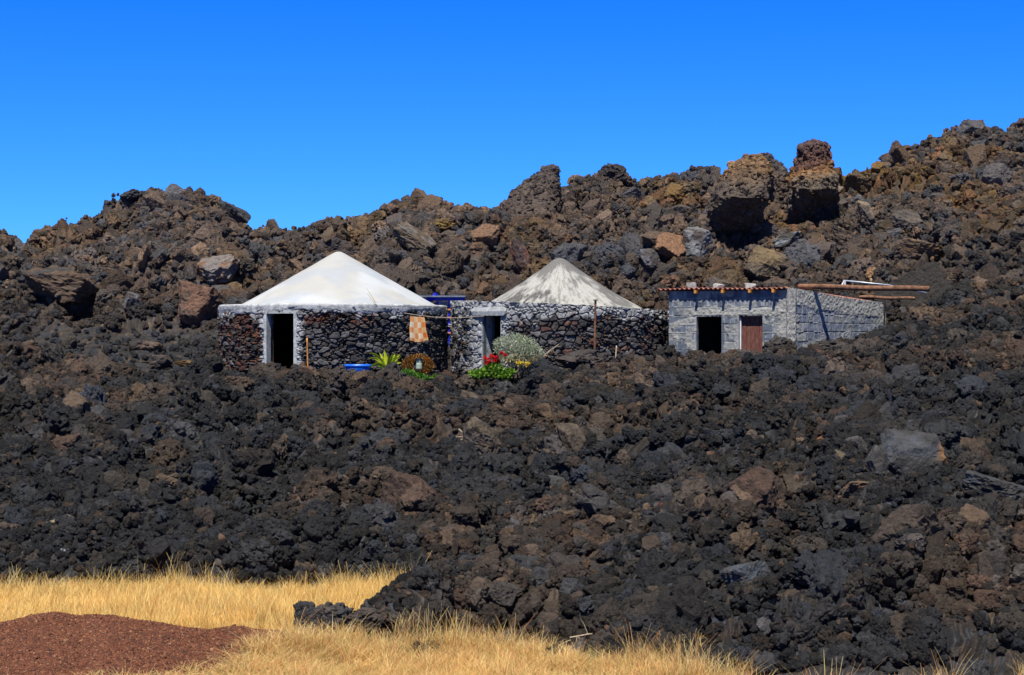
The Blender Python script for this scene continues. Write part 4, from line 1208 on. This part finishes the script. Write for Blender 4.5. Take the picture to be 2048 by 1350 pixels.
mb = MB(); mb.tube([P(1686, 561, 53.4), P(1775, 570, 53.6), P(1853, 586, 53.7)], .025, 8); rebase(pp, mb.build('pipe', M_zinc, pp, smooth=True))
mb = MB(); mb.tube([P(1689, 561, 53.4), P(1682, 574, 53.4)], .03, 6); mb.tube([P(1690, 561, 53.4), P(1690, 580, 53.4)], .028, 6)
rebase(pp, mb.build('bracket', M_white, pp))
# beam that throws the long shadow on the side wall: runs out from the roof over the wall
u_ = np.array(P(1618, 580, 53.6))

# ------------------------------------------------------------------ blue cabin behind the gap
cab = empty('blue_cabin', P(893, 700, 63)); tag(cab, 'bright blue framed cabin with grey panes seen through the gap between the round huts', 'cabin')
def pbox(mb, x0, x1, r0, r1, Y, dep=.08):
    a, b = P(x0, r0, Y), P(x1, r1, Y)
    mb.box(((a[0]+b[0])/2, Y + dep / 2, (a[2]+b[2])/2), (abs(b[0]-a[0])/2, dep / 2, abs(a[2]-b[2])/2))
YC = 62.6
m_ = MB(); pbox(m_, 838, 931, 591, 594, YC - .25, 2.0); rebase(cab, m_.build('roof', M_pane, cab))
m_ = MB(); pbox(m_, 862, 930, 594.5, 601.5, YC - .1, .1); m_.tube([P(853, 600, YC-.1), P(862, 598, YC-.1), P(871, 590, YC-.1), P(873, 586, YC-.1)], .09, 7); pbox(m_, 852, 866, 596, 604, YC - .12, .08); rebase(cab, m_.build('front_beam', M_blue, cab))
for x0, x1 in ((872, 878), (896, 900), (910, 914), (928, 932)):
    m_ = MB(); pbox(m_, x0, x1, 602, 735, YC, .1); rebase(cab, m_.build('post', M_blue, cab))
for x0, x1 in ((879, 895), (900.5, 909.5)):
    m_ = MB(); pbox(m_, x0, x1, 603, 640, YC + .06, .03); rebase(cab, m_.build('pane', M_pane, cab))
m_ = MB(); pbox(m_, 876, 912, 640, 668, YC + .05, .05); rebase(cab, m_.build('panel', M_blue, cab))
m_ = MB(); pbox(m_, 850, 932, 668, 745, YC + .12, 1.6); rebase(cab, m_.build('body', M_teal, cab))
m_ = MB(); pbox(m_, 896, 911, 691, 728, YC - .02, .04); rebase(cab, m_.build('lower_panel', M_pbl, cab))
for r_ in (619, 635):
    m_ = MB(); pbox(m_, 894, 912, r_ - 1.5, r_ + 1.5, YC - .06, .03); rebase(cab, m_.build('strap', M_orange, cab))
for r_ in (648.5, 652.5):
    m_ = MB(); pbox(m_, 893, 912, r_ - .7, r_ + .7, YC - .05, .03); rebase(cab, m_.build('trim', M_white, cab))
m_ = MB(); pbox(m_, 905.5, 907, 612, 660, YC - .045, .03); rebase(cab, m_.build('trim', M_white, cab))
m_ = MB(); pbox(m_, 895, 902, 664, 667, YC - .05, .03); M_pink = mat_two('pink_lamp', (.6, .15, .13), (.8, .3, .25), scale=5, bump=None); rebase(cab, m_.build('lamp', M_pink, cab))

# ------------------------------------------------------------------ clothesline and towel
ca, cb_ = np.array(P(808, 626, 54.9)), np.array(P(968, 632, 54.6))
cl = MB(); pts = [ca + (cb_ - ca) * t - np.array([0, 0, .10 * math.sin(math.pi * t)]) for t in np.linspace(0, 1, 20)]
cl.tube([p - ca for p in pts], .009, 5); o = cl.build('clothesline', M_wood_g); o.location = ca
tag(o, 'thin clothesline strung between the two round huts', 'clothesline')
nx_, nz_ = 46, 60
V = []; C = []
tw = 37 / F * 54.6; th_ = 50 / F * 54.6; o0 = np.array(P(820, 633, 54.75))
for i in range(nx_):
    for j in range(nz_):
        a, b = i / (nx_-1), j / (nz_-1)
        V.append((a * tw * (.78 + .22 * b) + .01 * math.sin(9 * b), -.05 - .05 * b * math.sin(a * 13 + 1) - .06 * b, -b * th_ * (.96 + .06 * math.sin(a * 4)) - .03 * a))
        gx, gz = int(a * 4.0), int(b * 4.6)
        C.append(((.56, .24, .09) if (gx + gz) % 2 == 0 else ((.58, .50, .36) if gx % 2 == 0 else (.56, .40, .22))) if a < .72 else ((.55, .17, .04) if gz % 2 else (.60, .36, .16)))
tl = mesh('towel', V, grid_faces(nx_, nz_), M_towel, col=np.array(C), smooth=True); tl.location = o0
md = tl.modifiers.new('thick', 'SOLIDIFY'); md.thickness = .012
tag(tl, 'orange and cream checked towel hanging on the wall side of the clothesline', 'towel')

# ------------------------------------------------------------------ small things by the huts
o = pole('wooden_stake', P(616, 752, 53.6), P(614, 676, 53.6), .022, M_wood_o, 'thin orange wooden stake upright right of the dark doorway', 'stake', n=8)
rp = empty('rusty_post', P(1190, 715, 53.2)); tag(rp, 'rusty iron post with a flat top plate in front of the right round hut', 'post')
mb = MB(); mb.tube([P(1189, 722, 53.2), P(1191, 601, 53.2)], .034, 8, wob=.04); rebase(rp, mb.build('shaft', M_rust, rp))
mb = MB(); pbox(mb, 1186.5, 1196, 599, 601, 53.12, .14); rebase(rp, mb.build('top_plate', M_rust, rp))
o = pole('stick', P(1231, 718, 53.2), P(1233, 692, 53.3), .018, M_wood_g, 'short pale stick poking up right of the rusty post', 'stick', n=6)
# twigs standing on the white roof
tg = MB(); a = np.array(P(752, 606, 54.3)); 
tg.tube([np.zeros(3), np.array(P(733, 576, 54.5)) - a], [.014, .006], 5); tg.tube([np.array([-.05, 0, 0]), np.array(P(735, 588, 54.5)) - a], [.012, .006], 5)
o = tg.build('dry_stalk', M_wood_g); o.location = a; tag(o, 'two thin dry stalks leaning up in front of the white cone roof', 'dry stalks')
# blue plastic tub
tub = empty('blue_tub', P(726, 752, 53.0)); tag(tub, 'bright blue plastic tub half hidden behind lava below the stone wall', 'tub')
mb = MB(); cx, cy, cz = P(714, 729, 53.0); rt = .38; n = 40; V = []; ring = [(rt*.80, -.75), (rt, -.03), (rt, .0), (rt+.035, .0), (rt + .035, -.05)]
V = [(cx + r_ * math.cos(2*math.pi*k/n), cy + .3 + r_ * .7 * math.sin(2*math.pi*k/n), cz + z_) for (r_, z_) in [(rt*.76, -.72), (rt - .03, -.01)] [::-1] + ring for k in range(n)]
m1 = 7
mb.add(V, [(i*n+k, i*n+(k+1) % n, (i+1)*n+(k+1) % n, (i+1)*n+k) for i in range(m1-1) for k in range(n)])
rebase(tub, mb.build('body', M_bluep, tub, smooth=True))

# ------------------------------------------------------------------ plants
def leaf_cloud(blobs, n, ln, wd, cols, seed, updir=.4, hollow=None):
    rg = np.random.default_rng(seed); V = []; C = []; Fs = []
    cols = np.array(cols)
    wts = np.array([b[3] * b[4] * b[5] for b in blobs]) ** (2/3.); wts = wts / wts.sum()
    for i in range(n):
        b = blobs[rg.choice(len(blobs), p=wts)]
        d = rg.normal(size=3); d /= np.linalg.norm(d)
        rad = rg.uniform(.35, 1.08) ** .6
        p = np.array(b[:3]) + d * rad * np.array(b[3:6])
        if hollow is not None and np.linalg.norm((p - hollow[0])[[0, 2]] / hollow[1]) < 1: continue
        dr = d + rg.normal(size=3) * .7 + np.array([0, 0, updir]); dr /= np.linalg.norm(dr)
        w = np.cross(dr, rg.normal(size=3)); w /= np.linalg.norm(w)
        L = ln * rg.uniform(.6, 1.3); W = wd * rg.uniform(.7, 1.2)
        k = len(V); nrm = np.cross(dr, w)
        V += [p - w * W * .25, p + dr * L * .55 - w * W * .5 + nrm * L * .08, p + dr * L, p + dr * L * .55 + w * W * .5 + nrm * L * .08, p + w * W * .25]
        Fs += [(k, k + 1, k + 3, k + 4), (k + 1, k + 2, k + 3)]
        c = cols[rg.integers(len(cols))] * rg.uniform(.7, 1.25); C += [c] * 5
    return V, Fs, C
def plant(name, loc, label, cat):
    e = empty(name, loc); tag(e, label, cat); return e
# silver bush
Yb = 53.5; e = plant('silver_bush', P(1035, 752, Yb), 'silvery grey green bush against the right round hut beside its door', 'bush')
def B(px, row, rx, rz, Y=Yb, ry=None): return (*P(px, row, Y), rx, ry or rx, rz)
bl = [B(1028, 686, .42, .28), B(1003, 692, .28, .26), B(1050, 692, .36, .28), B(1068, 706, .28, .26), B(1035, 706, .45, .25), B(1012, 712, .25, .2), B(1046, 722, .3, .18, Yb)]
V, Fs, C = leaf_cloud(bl, 5200, .085, .018, [(.34,.40,.26), (.44,.48,.36), (.26,.32,.18), (.50,.52,.42), (.30,.36,.24)], 5)
rebase(e, mesh('foliage', V, Fs, M_leaf, e, col=np.array(C)))
V, Fs, C = leaf_cloud([B(1025, 715, .40, .14, Yb - .1), B(1055, 716, .3, .16, Yb - .1)], 320, .09, .022, [(.50,.36,.12), (.42,.28,.10), (.55,.45,.22)], 6, updir=-.6)
rebase(e, mesh('dry_leaves', V, Fs, M_leaf, e, col=np.array(C)))
mb = MB()
for k in range(30):
    x = random.uniform(1005, 1058); mb.tube([P(x, 756, Yb), P(x + random.uniform(-12, 12), 728, Yb - .05), P(x + random.uniform(-22, 22), 700, Yb)], [.012, .01, .006], 4)
rebase(e, mb.build('stem', M_wood_g, e))
# geranium
Yg = 53.0; e = plant('red_geranium', P(980, 757, Yg), 'red flowering geranium with lime green leaves at the foot of the grey door', 'flowering plant')
bl = [(*P(960, 748, Yg), .35, .25, .12), (*P(985, 744, Yg), .38, .25, .15), (*P(1005, 750, Yg), .28, .25, .11), (*P(1020, 744, Yg), .14, .1, .08), (*P(945, 754, Yg), .16, .15, .06), (*P(984, 733, Yg), .26, .15, .10)]
V, Fs, C = leaf_cloud(bl, 1500, .085, .075, [(.10,.24,.02), (.20,.36,.03), (.30,.42,.04), (.06,.14,.02), (.14,.28,.03)], 8)
rebase(e, mesh('foliage', V, Fs, M_leaf, e, col=np.array(C)))
for (x, y) in ((970, 716), (983, 712), (979, 719), (992, 715), (989, 722), (974, 725), (1010, 710), (1003, 706)):
    rr = .055 if x < 1000 else .035
    V, Fs, C = leaf_cloud([(*P(x, y, Yg - .1), rr, rr, rr * .9)], 60, .04, .045, [(.75,.01,.015), (.62,.008,.02), (.85,.03,.03)], x)
    fl_ = mesh('flower', V, Fs, M_leaf, e, col=np.array(C)); rebase(e, fl_)
mb = MB()
for (x, y) in ((970, 716), (983, 712), (979, 719), (992, 715), (989, 722), (974, 725), (1010, 710), (1003, 706)):
    mb.tube([P(x + random.uniform(-4, 4), 748, Yg), P(x, y, Yg - .1)], .006, 4)
M_stemg = mat_two('green_stem', (.10, .16, .04), (.16, .22, .06), bump=None); rebase(e, mb.build('stem', M_stemg, e))
e = plant('yellow_flower', P(1050, 735, 52.9), 'small bright yellow flowers right of the geranium under the silver bush', 'flowers')
for q_, (x, y, rr) in enumerate(((1052, 728, .085), (1038, 727, .07))):
    V, Fs, C = leaf_cloud([(*P(x, y, 52.9), rr, rr, rr * .8)], 36, .06, .05, [(.75,.50,.02), (.60,.48,.05)], 12 + q_)
    rebase(e, mesh('flower', V, Fs, M_leaf, e, col=np.array(C)))
# spiky plant
Ys = 53.3; e = plant('spiky_plant', P(775, 748, Ys), 'spiky plant with long yellow green sword leaves at the foot of the left hut', 'plant')
V = []; Fs = []; C = []
tips = [(738, 706), (737, 718), (758, 705), (768, 698), (773, 708), (779, 708), (786, 707), (793, 712), (801, 708), (803, 713), (803, 734), (798, 722), (747, 728), (790, 706), (764, 716), (740, 735), (783, 720), (803, 726), (753, 712), (770, 703), (795, 730)]
b0 = np.array(P(776, 748, Ys)); rg = np.random.default_rng(3)
for (x, y) in tips:
    dpt = rg.uniform(-.35, .25)
    t1 = np.array(P(x, y, Ys)) + (0, dpt, 0); d = t1 - b0
    side = np.cross(d, (0, 1, .3)); side /= np.linalg.norm(side) + 1e-6
    cg = np.array((.26, .42, .02)); cy_ = np.array((.78, .76, .06)) * rg.uniform(.8, 1.1)
    k = len(V); m = 7
    for j in range(m):
        t = j / (m - 1); c_ = b0 + d * t + np.array([0, 0, .22 * math.sin(math.pi * t) * min(1, abs(d[0]) * 1.6)])
        wv = .075 * (1 - t) ** .6 * (1 - .3 * (1 - t)) + .003
        for q, cc_ in ((-1, cy_), (0, cg), (1, cy_)):
            V.append(c_ + side * wv * q + np.array([0, .02 * (q == 0), 0])); C.append(cc_ if rg.random() < .9 else cg)
        if j: Fs += [(k + 3*(j-1) + a, k + 3*(j-1) + a + 1, k + 3*j + a + 1, k + 3*j + a) for a in (0, 1)]
rebase(e, mesh('leaves', V, Fs, M_leaf, e, col=np.array(C)))
# rust coloured bush around a metal lantern
Yr_ = 53.4; e = plant('rust_bush', P(834, 758, Yr_), 'rust orange leafed bush shaped like a ring around a small metal can', 'bush')
bl = []
for a in np.linspace(0, 2 * math.pi, 12, endpoint=False):
    bl.append((*P(836 + 22 * math.cos(a), 731 + 15 * math.sin(a), Yr_), .17, .17, .13))
hol = (np.array(P(838, 729, Yr_)), np.array([.14, .17]))
V, Fs, C = leaf_cloud(bl, 3400, .045, .032, [(.30,.13,.025), (.22,.09,.02), (.36,.17,.03), (.16,.13,.03), (.26,.08,.02)], 15, hollow=hol)
rebase(e, mesh('foliage', V, Fs, M_leaf, e, col=np.array(C)))
e = plant('green_ground_plant', P(830, 758, 53.1), 'low bright green leafy plant below the rust orange bush', 'plant')
V, Fs, C = leaf_cloud([(*P(815, 746, 53.0), .20, .16, .12), (*P(832, 752, 53.0), .24, .16, .09), (*P(848, 756, 53.0), .18, .15, .06)], 900, .06, .04, [(.06,.20,.02), (.12,.30,.03), (.04,.12,.02), (.10,.24,.04)], 16)
rebase(e, mesh('foliage', V, Fs, M_leaf, e, col=np.array(C)))
e = plant('green_ground_plant', P(872, 760, 53.1), 'small green tuft right of the rust orange bush near the gap', 'plant')
V, Fs, C = leaf_cloud([(*P(873, 755, 53.0), .17, .12, .06)], 260, .06, .035, [(.10,.26,.03), (.18,.34,.04), (.06,.16,.02)], 17)
rebase(e, mesh('foliage', V, Fs, M_leaf, e, col=np.array(C)))
cn_ = empty('metal_can', P(838, 742, 53.35)); tag(cn_, 'small pale green metal can with a dark base inside the rust orange bush', 'can')
M_can = mat_two('pale_green_metal', (.28, .36, .28), (.42, .48, .40), bump=None, rough=.5)
mb = MB(); mb.tube([P(838, 737, 53.35), P(838, 728, 53.35), P(838, 727, 53.35), P(838, 718, 53.35)], [.10, .10, .085, .085], 14); rebase(cn_, mb.build('body', M_can, cn_, smooth=False))
mb = MB(); mb.tube([P(838, 741, 53.35), P(838, 737.2, 53.35)], .115, 14); rebase(cn_, mb.build('base', M_dark, cn_))
mb = MB(); mb.tube([P(838, 717.8, 53.35), P(838, 715, 53.35)], [.11, .05], 14); rebase(cn_, mb.build('lid', M_dark, cn_))

# dry branches
def branch(name, pts, r, label, twigs=0, seed=1, spread=.25, mat=None, Yd=None):
    rd = random.Random(seed); W = [np.array(p, float) for p in pts]; o0 = W[0].copy()
    mb = MB(); mb.tube([p - o0 for p in W], [r * (1 - .6 * i / (len(W) - 1)) for i in range(len(W))], 6, wob=.15)
    for k in range(twigs):
        i = rd.randrange(len(W) - 1); t = rd.random(); a = W[i] + (W[i+1] - W[i]) * t
        d = np.array([rd.uniform(-1, 1), rd.uniform(-.4, .4), rd.uniform(-.8, .8)]) * spread
        mid = a + d * .5 + np.array([0, 0, rd.uniform(-.05, .05)])
        mb.tube([a - o0, mid - o0, a + d - o0], [r * .5, r * .35, r * .18], 4)
    o = mb.build(name, mat or M_wood_g); o.location = o0; tag(o, label, 'dry branch')
    return o
def pts(L, Y): return [P(x, y, Y) for x, y in L]
branch('dry_branch', pts([(917, 858), (928, 868), (932, 878), (920, 888), (908, 896)], 37.0), .022, 'pale forked dry branch on the centre lava slope below the huts', 7, 3, .35)
branch('dry_branch', pts([(1065, 1170), (1090, 1172), (1112, 1180), (1132, 1192)], 24.6), .014, 'thin curved pale branch on the lava left of the forked grass clump', 2, 4, .2)
branch('dry_branch', pts([(1232, 1180), (1240, 1188), (1260, 1190), (1285, 1200), (1310, 1212)], 23.6), .014, 'bent straw coloured branch with spreading stalks low on the right lava', 12, 5, .4)
branch('dry_branch', pts([(1236, 1185), (1215, 1205), (1203, 1225)], 23.6), .010, 'thin stalk bending down left from the straw coloured branch', 3, 6, .2)
branch('dry_branch', pts([(1285, 1222), (1300, 1232), (1315, 1236)], 23.2), .014, 'short pale twig below the straw coloured branch', 4, 7, .2)
branch('dry_branch', pts([(1140, 1275), (1180, 1268), (1220, 1270), (1262, 1258)], 22.4), .012, 'long straw stalks lying flat just above the front grass', 8, 8, .5)
branch('dry_branch', pts([(0, 1022), (22, 990), (40, 974), (60, 968)], 31), .016, 'grey dry branch with bare twigs at the left edge of the lava', 6, 9, .35)
branch('dry_branch', pts([(127, 905), (140, 890), (150, 880)], 36.2), .012, 'thin grey twig on the left lava slope', 3, 10, .2)
branch('dry_branch', pts([(1658, 957), (1672, 966), (1684, 976)], 32.2), .018, 'small white grey stick among the loose rocks on the right slope', 2, 11, .12, M_white)
branch('dry_branch', pts([(1088, 712), (1100, 700), (1118, 688)], 53.0), .016, 'bare brown twig beside the silver bush', 6, 12, .45)

# ------------------------------------------------------------------ red cinder mound
nx_, ny_ = 420, 300
xs = np.linspace(-13, 1.5, nx_); ys_ = np.linspace(14.5, 23.4, ny_)
XX, YY = np.meshgrid(xs, ys_, indexing='ij')
def mound_z(X, Y):
    px = 1024 + F * X / Y
    crest = np.interp(px, [-700, -200, 0, 60, 110, 160, 190, 230, 290, 350, 420, 480, 540, 600, 680, 780], [1226, 1234, 1246, 1238, 1236, 1243, 1237, 1234, 1244, 1252, 1266, 1257, 1265, 1277, 1300, 1335])
    ztop = -(crest - 675) / F * 21.6
    hgt = np.maximum(ztop + 4.0, 0)
    prof = sst(23.1, 21.7, Y) * sst(13, 16, Y)
    low = np.interp(px, [-700, 250, 450, 620, 900], [1.0, 1.0, .75, .3, 0])
    front = 1 - (1 - low) * sst(21.6, 20.2, Y)
    return -4.05 + (hgt * prof * front) + .05 * (hgt > .02) + .16 * (fbm(X * 1.1, Y * 1.1, 0 * X, 4, 900) - .5) * prof
ZZ = mound_z(XX, YY) + .022 * (fbm(XX * 9, YY * 9, 0 * XX, 3, 903) - .5)
cm = mesh('cinder_mound', np.stack([XX, YY, ZZ], -1).reshape(-1, 3), grid_faces(nx_, ny_), M_cinder, smooth=True)
tag(cm, 'low mound of red brown volcanic cinder in the left foreground', kind='structure')
peb = src_coll('cinder_sources', [angular(2, 300 + i, 6) for i in range(4)], M_cpeb, 'cinder_grain')
n = 130000
y = RNG.uniform(17.2, 22.9, n); x = RNG.uniform(-.36, -.10, n) * y
z = mound_z(x, y); kp = z > -3.99; x, y, z = x[kp], y[kp], z[kp]; n = len(x)
rs = RNG.uniform(.006, .019, n) * np.where(RNG.random(n) < .02, 1.8, 1)
cc = np.array([(.14,.048,.024), (.09,.032,.017), (.18,.070,.034), (.06,.025,.018), (.26,.14,.075)])[RNG.choice(5, n, p=[.36,.28,.2,.11,.05])]
scatter('cinder_gravel', np.stack([x, y, z + .003], -1), rs[:, None] * RNG.uniform(.7, 1.3, (n, 3)), RNG.uniform(0, 6.28, (n, 3)), RNG.integers(0, 4, n), cc, peb, 'loose red brown cinder gravel on the foreground mound')

# ------------------------------------------------------------------ dry grass
def tuft(seed, nb, hlo, hhi, spread, lean, pal):
    rg = np.random.default_rng(seed); V = []; Fs = []; C = []
    for b in range(nb):
        a = rg.uniform(0, 6.283); r0 = spread * rg.uniform(0, 1) ** .5
        p = np.array([r0 * math.cos(a), r0 * math.sin(a), -.03])
        h = rg.uniform(hlo, hhi); ld = rg.uniform(0, 6.283); ll = lean * rg.uniform(.1, 1) * h
        out = np.array([math.cos(ld), math.sin(ld), 0]) * ll
        wdir = np.array([math.cos(ld + 1.57 + rg.uniform(-.8, .8)), math.sin(ld + 1.57), 0]); w0 = rg.uniform(.0022, .0045)
        c = np.array(pal[rg.integers(len(pal))]) * rg.uniform(.8, 1.15)
        k = len(V); m = 5
        for j in range(m):
            t = j / (m - 1)
            q = p + out * t ** 2 + np.array([0, 0, h * (t - .12 * (ll / h) * t * t)])
            w = w0 * (1 - .75 * t)
            V += [q - wdir * w, q + wdir * w]
            cj = c * (.80 + .3 * t) * (np.array([1.02, .92, .8]) if t < .3 else 1.0); C += [cj, cj]
            if j: Fs.append((k + 2*j - 2, k + 2*j - 1, k + 2*j + 1, k + 2*j))
    return np.array(V), np.array(Fs), np.array(C)
GOLD = [(.84, .61, .21), (.90, .70, .29), (.78, .53, .17), (.90, .75, .36), (.80, .48, .17)]
PALE = [(.82, .60, .26), (.90, .72, .36), (.74, .44, .19), (.60, .30, .13), (.82, .64, .26), (.40, .38, .12)]
def tuft_coll(name, sets):
    c = bpy.data.collections.new(name)
    for i, t in enumerate(sets):
        V, Fs, C = tuft(*t)
        o = mesh('grass_tuft', V, Fs, M_grass, col=C); COL.objects.unlink(o); c.objects.link(o); o.name = 'grass_tuft.%03d' % i
    return c
gA = tuft_coll('grass_sources_a', [(800 + i, 46, .22, .50, .13, .5, GOLD) for i in range(6)] + [(806, 26, .30, .74, .16, .6, GOLD + [(.45, .36, .14)] * 2), (807, 40, .15, .40, .15, 1.2, PALE)])
gB = tuft_coll('grass_sources_b', [(850 + i, 60, .12, .42, .14, 1.1, PALE) for i in range(7)] + [(870 + i, 40, .35, .70, .10, .9, PALE) for i in range(3)])
# back field
n = 9500
y = RNG.uniform(21.8, 29.6, n); px = RNG.uniform(-620, 930, n); x = (px - 1024) / F * y
z, inl, _, _, _, _ = lava_z(x, y)
ft = foot(px)
kp = (y < ft + .15 * RNG.normal(size=n) + .25) & (inl < .5) & (mound_z(x, y) < -3.9)
x, y, z = x[kp], y[kp], z[kp]; n = len(x)
s = RNG.uniform(.55, 1.1, n) * (.6 + .5 * vn(x * .8, y * .8, 0 * x, 5))
scatter('dry_grass', np.stack([x, y, np.full(n, -4.0)], -1), np.stack([RNG.uniform(.9, 1.3, n), RNG.uniform(.9, 1.3, n), s], -1), np.stack([0 * x, 0 * x, RNG.uniform(0, 6.28, n)], -1), RNG.integers(0, 8, n), np.ones((n, 3)), gA, 'tall golden dry grass in a band between the cinder mound and the lava')
# front strip
n = 8500
px = RNG.uniform(150, 2500, n); y = RNG.uniform(17.5, 23.0, n); x = (px - 1024) / F * y
row = 675 + 4 * F / y
edge = np.interp(px, [150, 300, 400, 500, 700, 850, 1000, 1200, 1300, 1400, 1500, 1650, 1800, 1900, 2500], [17.5, 18.0, 19.5, 20.7, 22.0, 22.1, 21.9, 21.4, 21.1, 20.9, 19.7, 19.2, 19.2, 19.6, 19.6])
kp = (y < edge + .25 * RNG.normal(size=n)) & (RNG.random(n) < np.interp(px, [150, 420, 520, 1000, 1300, 1450, 2500], [.10, .4, .9, .85, .55, .22, .28]))
x, y, px = x[kp], y[kp], px[kp]; n = len(x)
zl, inl, _, _, _, _ = lava_z(x, y)
zz = np.maximum(np.maximum(mound_z(x, y), -4.0), np.where(inl > .2, zl, -4.0))
kp = (inl < .75) | (RNG.random(n) < .12); x, y, zz, px = x[kp], y[kp], zz[kp], px[kp]; n = len(x)
s = RNG.uniform(.45, .9, n) * (.5 + 1.0 * vn(x * 1.1, y * 1.1, 0 * x, 6)) * np.interp(px, [250, 480, 620], [.35, .5, 1])
scatter('dry_grass', np.stack([x, y, zz], -1), np.stack([RNG.uniform(.8, 1.3, n), RNG.uniform(.8, 1.3, n), s], -1), np.stack([0 * x, 0 * x, RNG.uniform(0, 6.28, n)], -1), np.where(RNG.random(n) < .05, RNG.integers(7, 10, n), RNG.integers(0, 7, n)), np.ones((n, 3)), gB, 'pale tangled dry grass along the front edge of the lava')
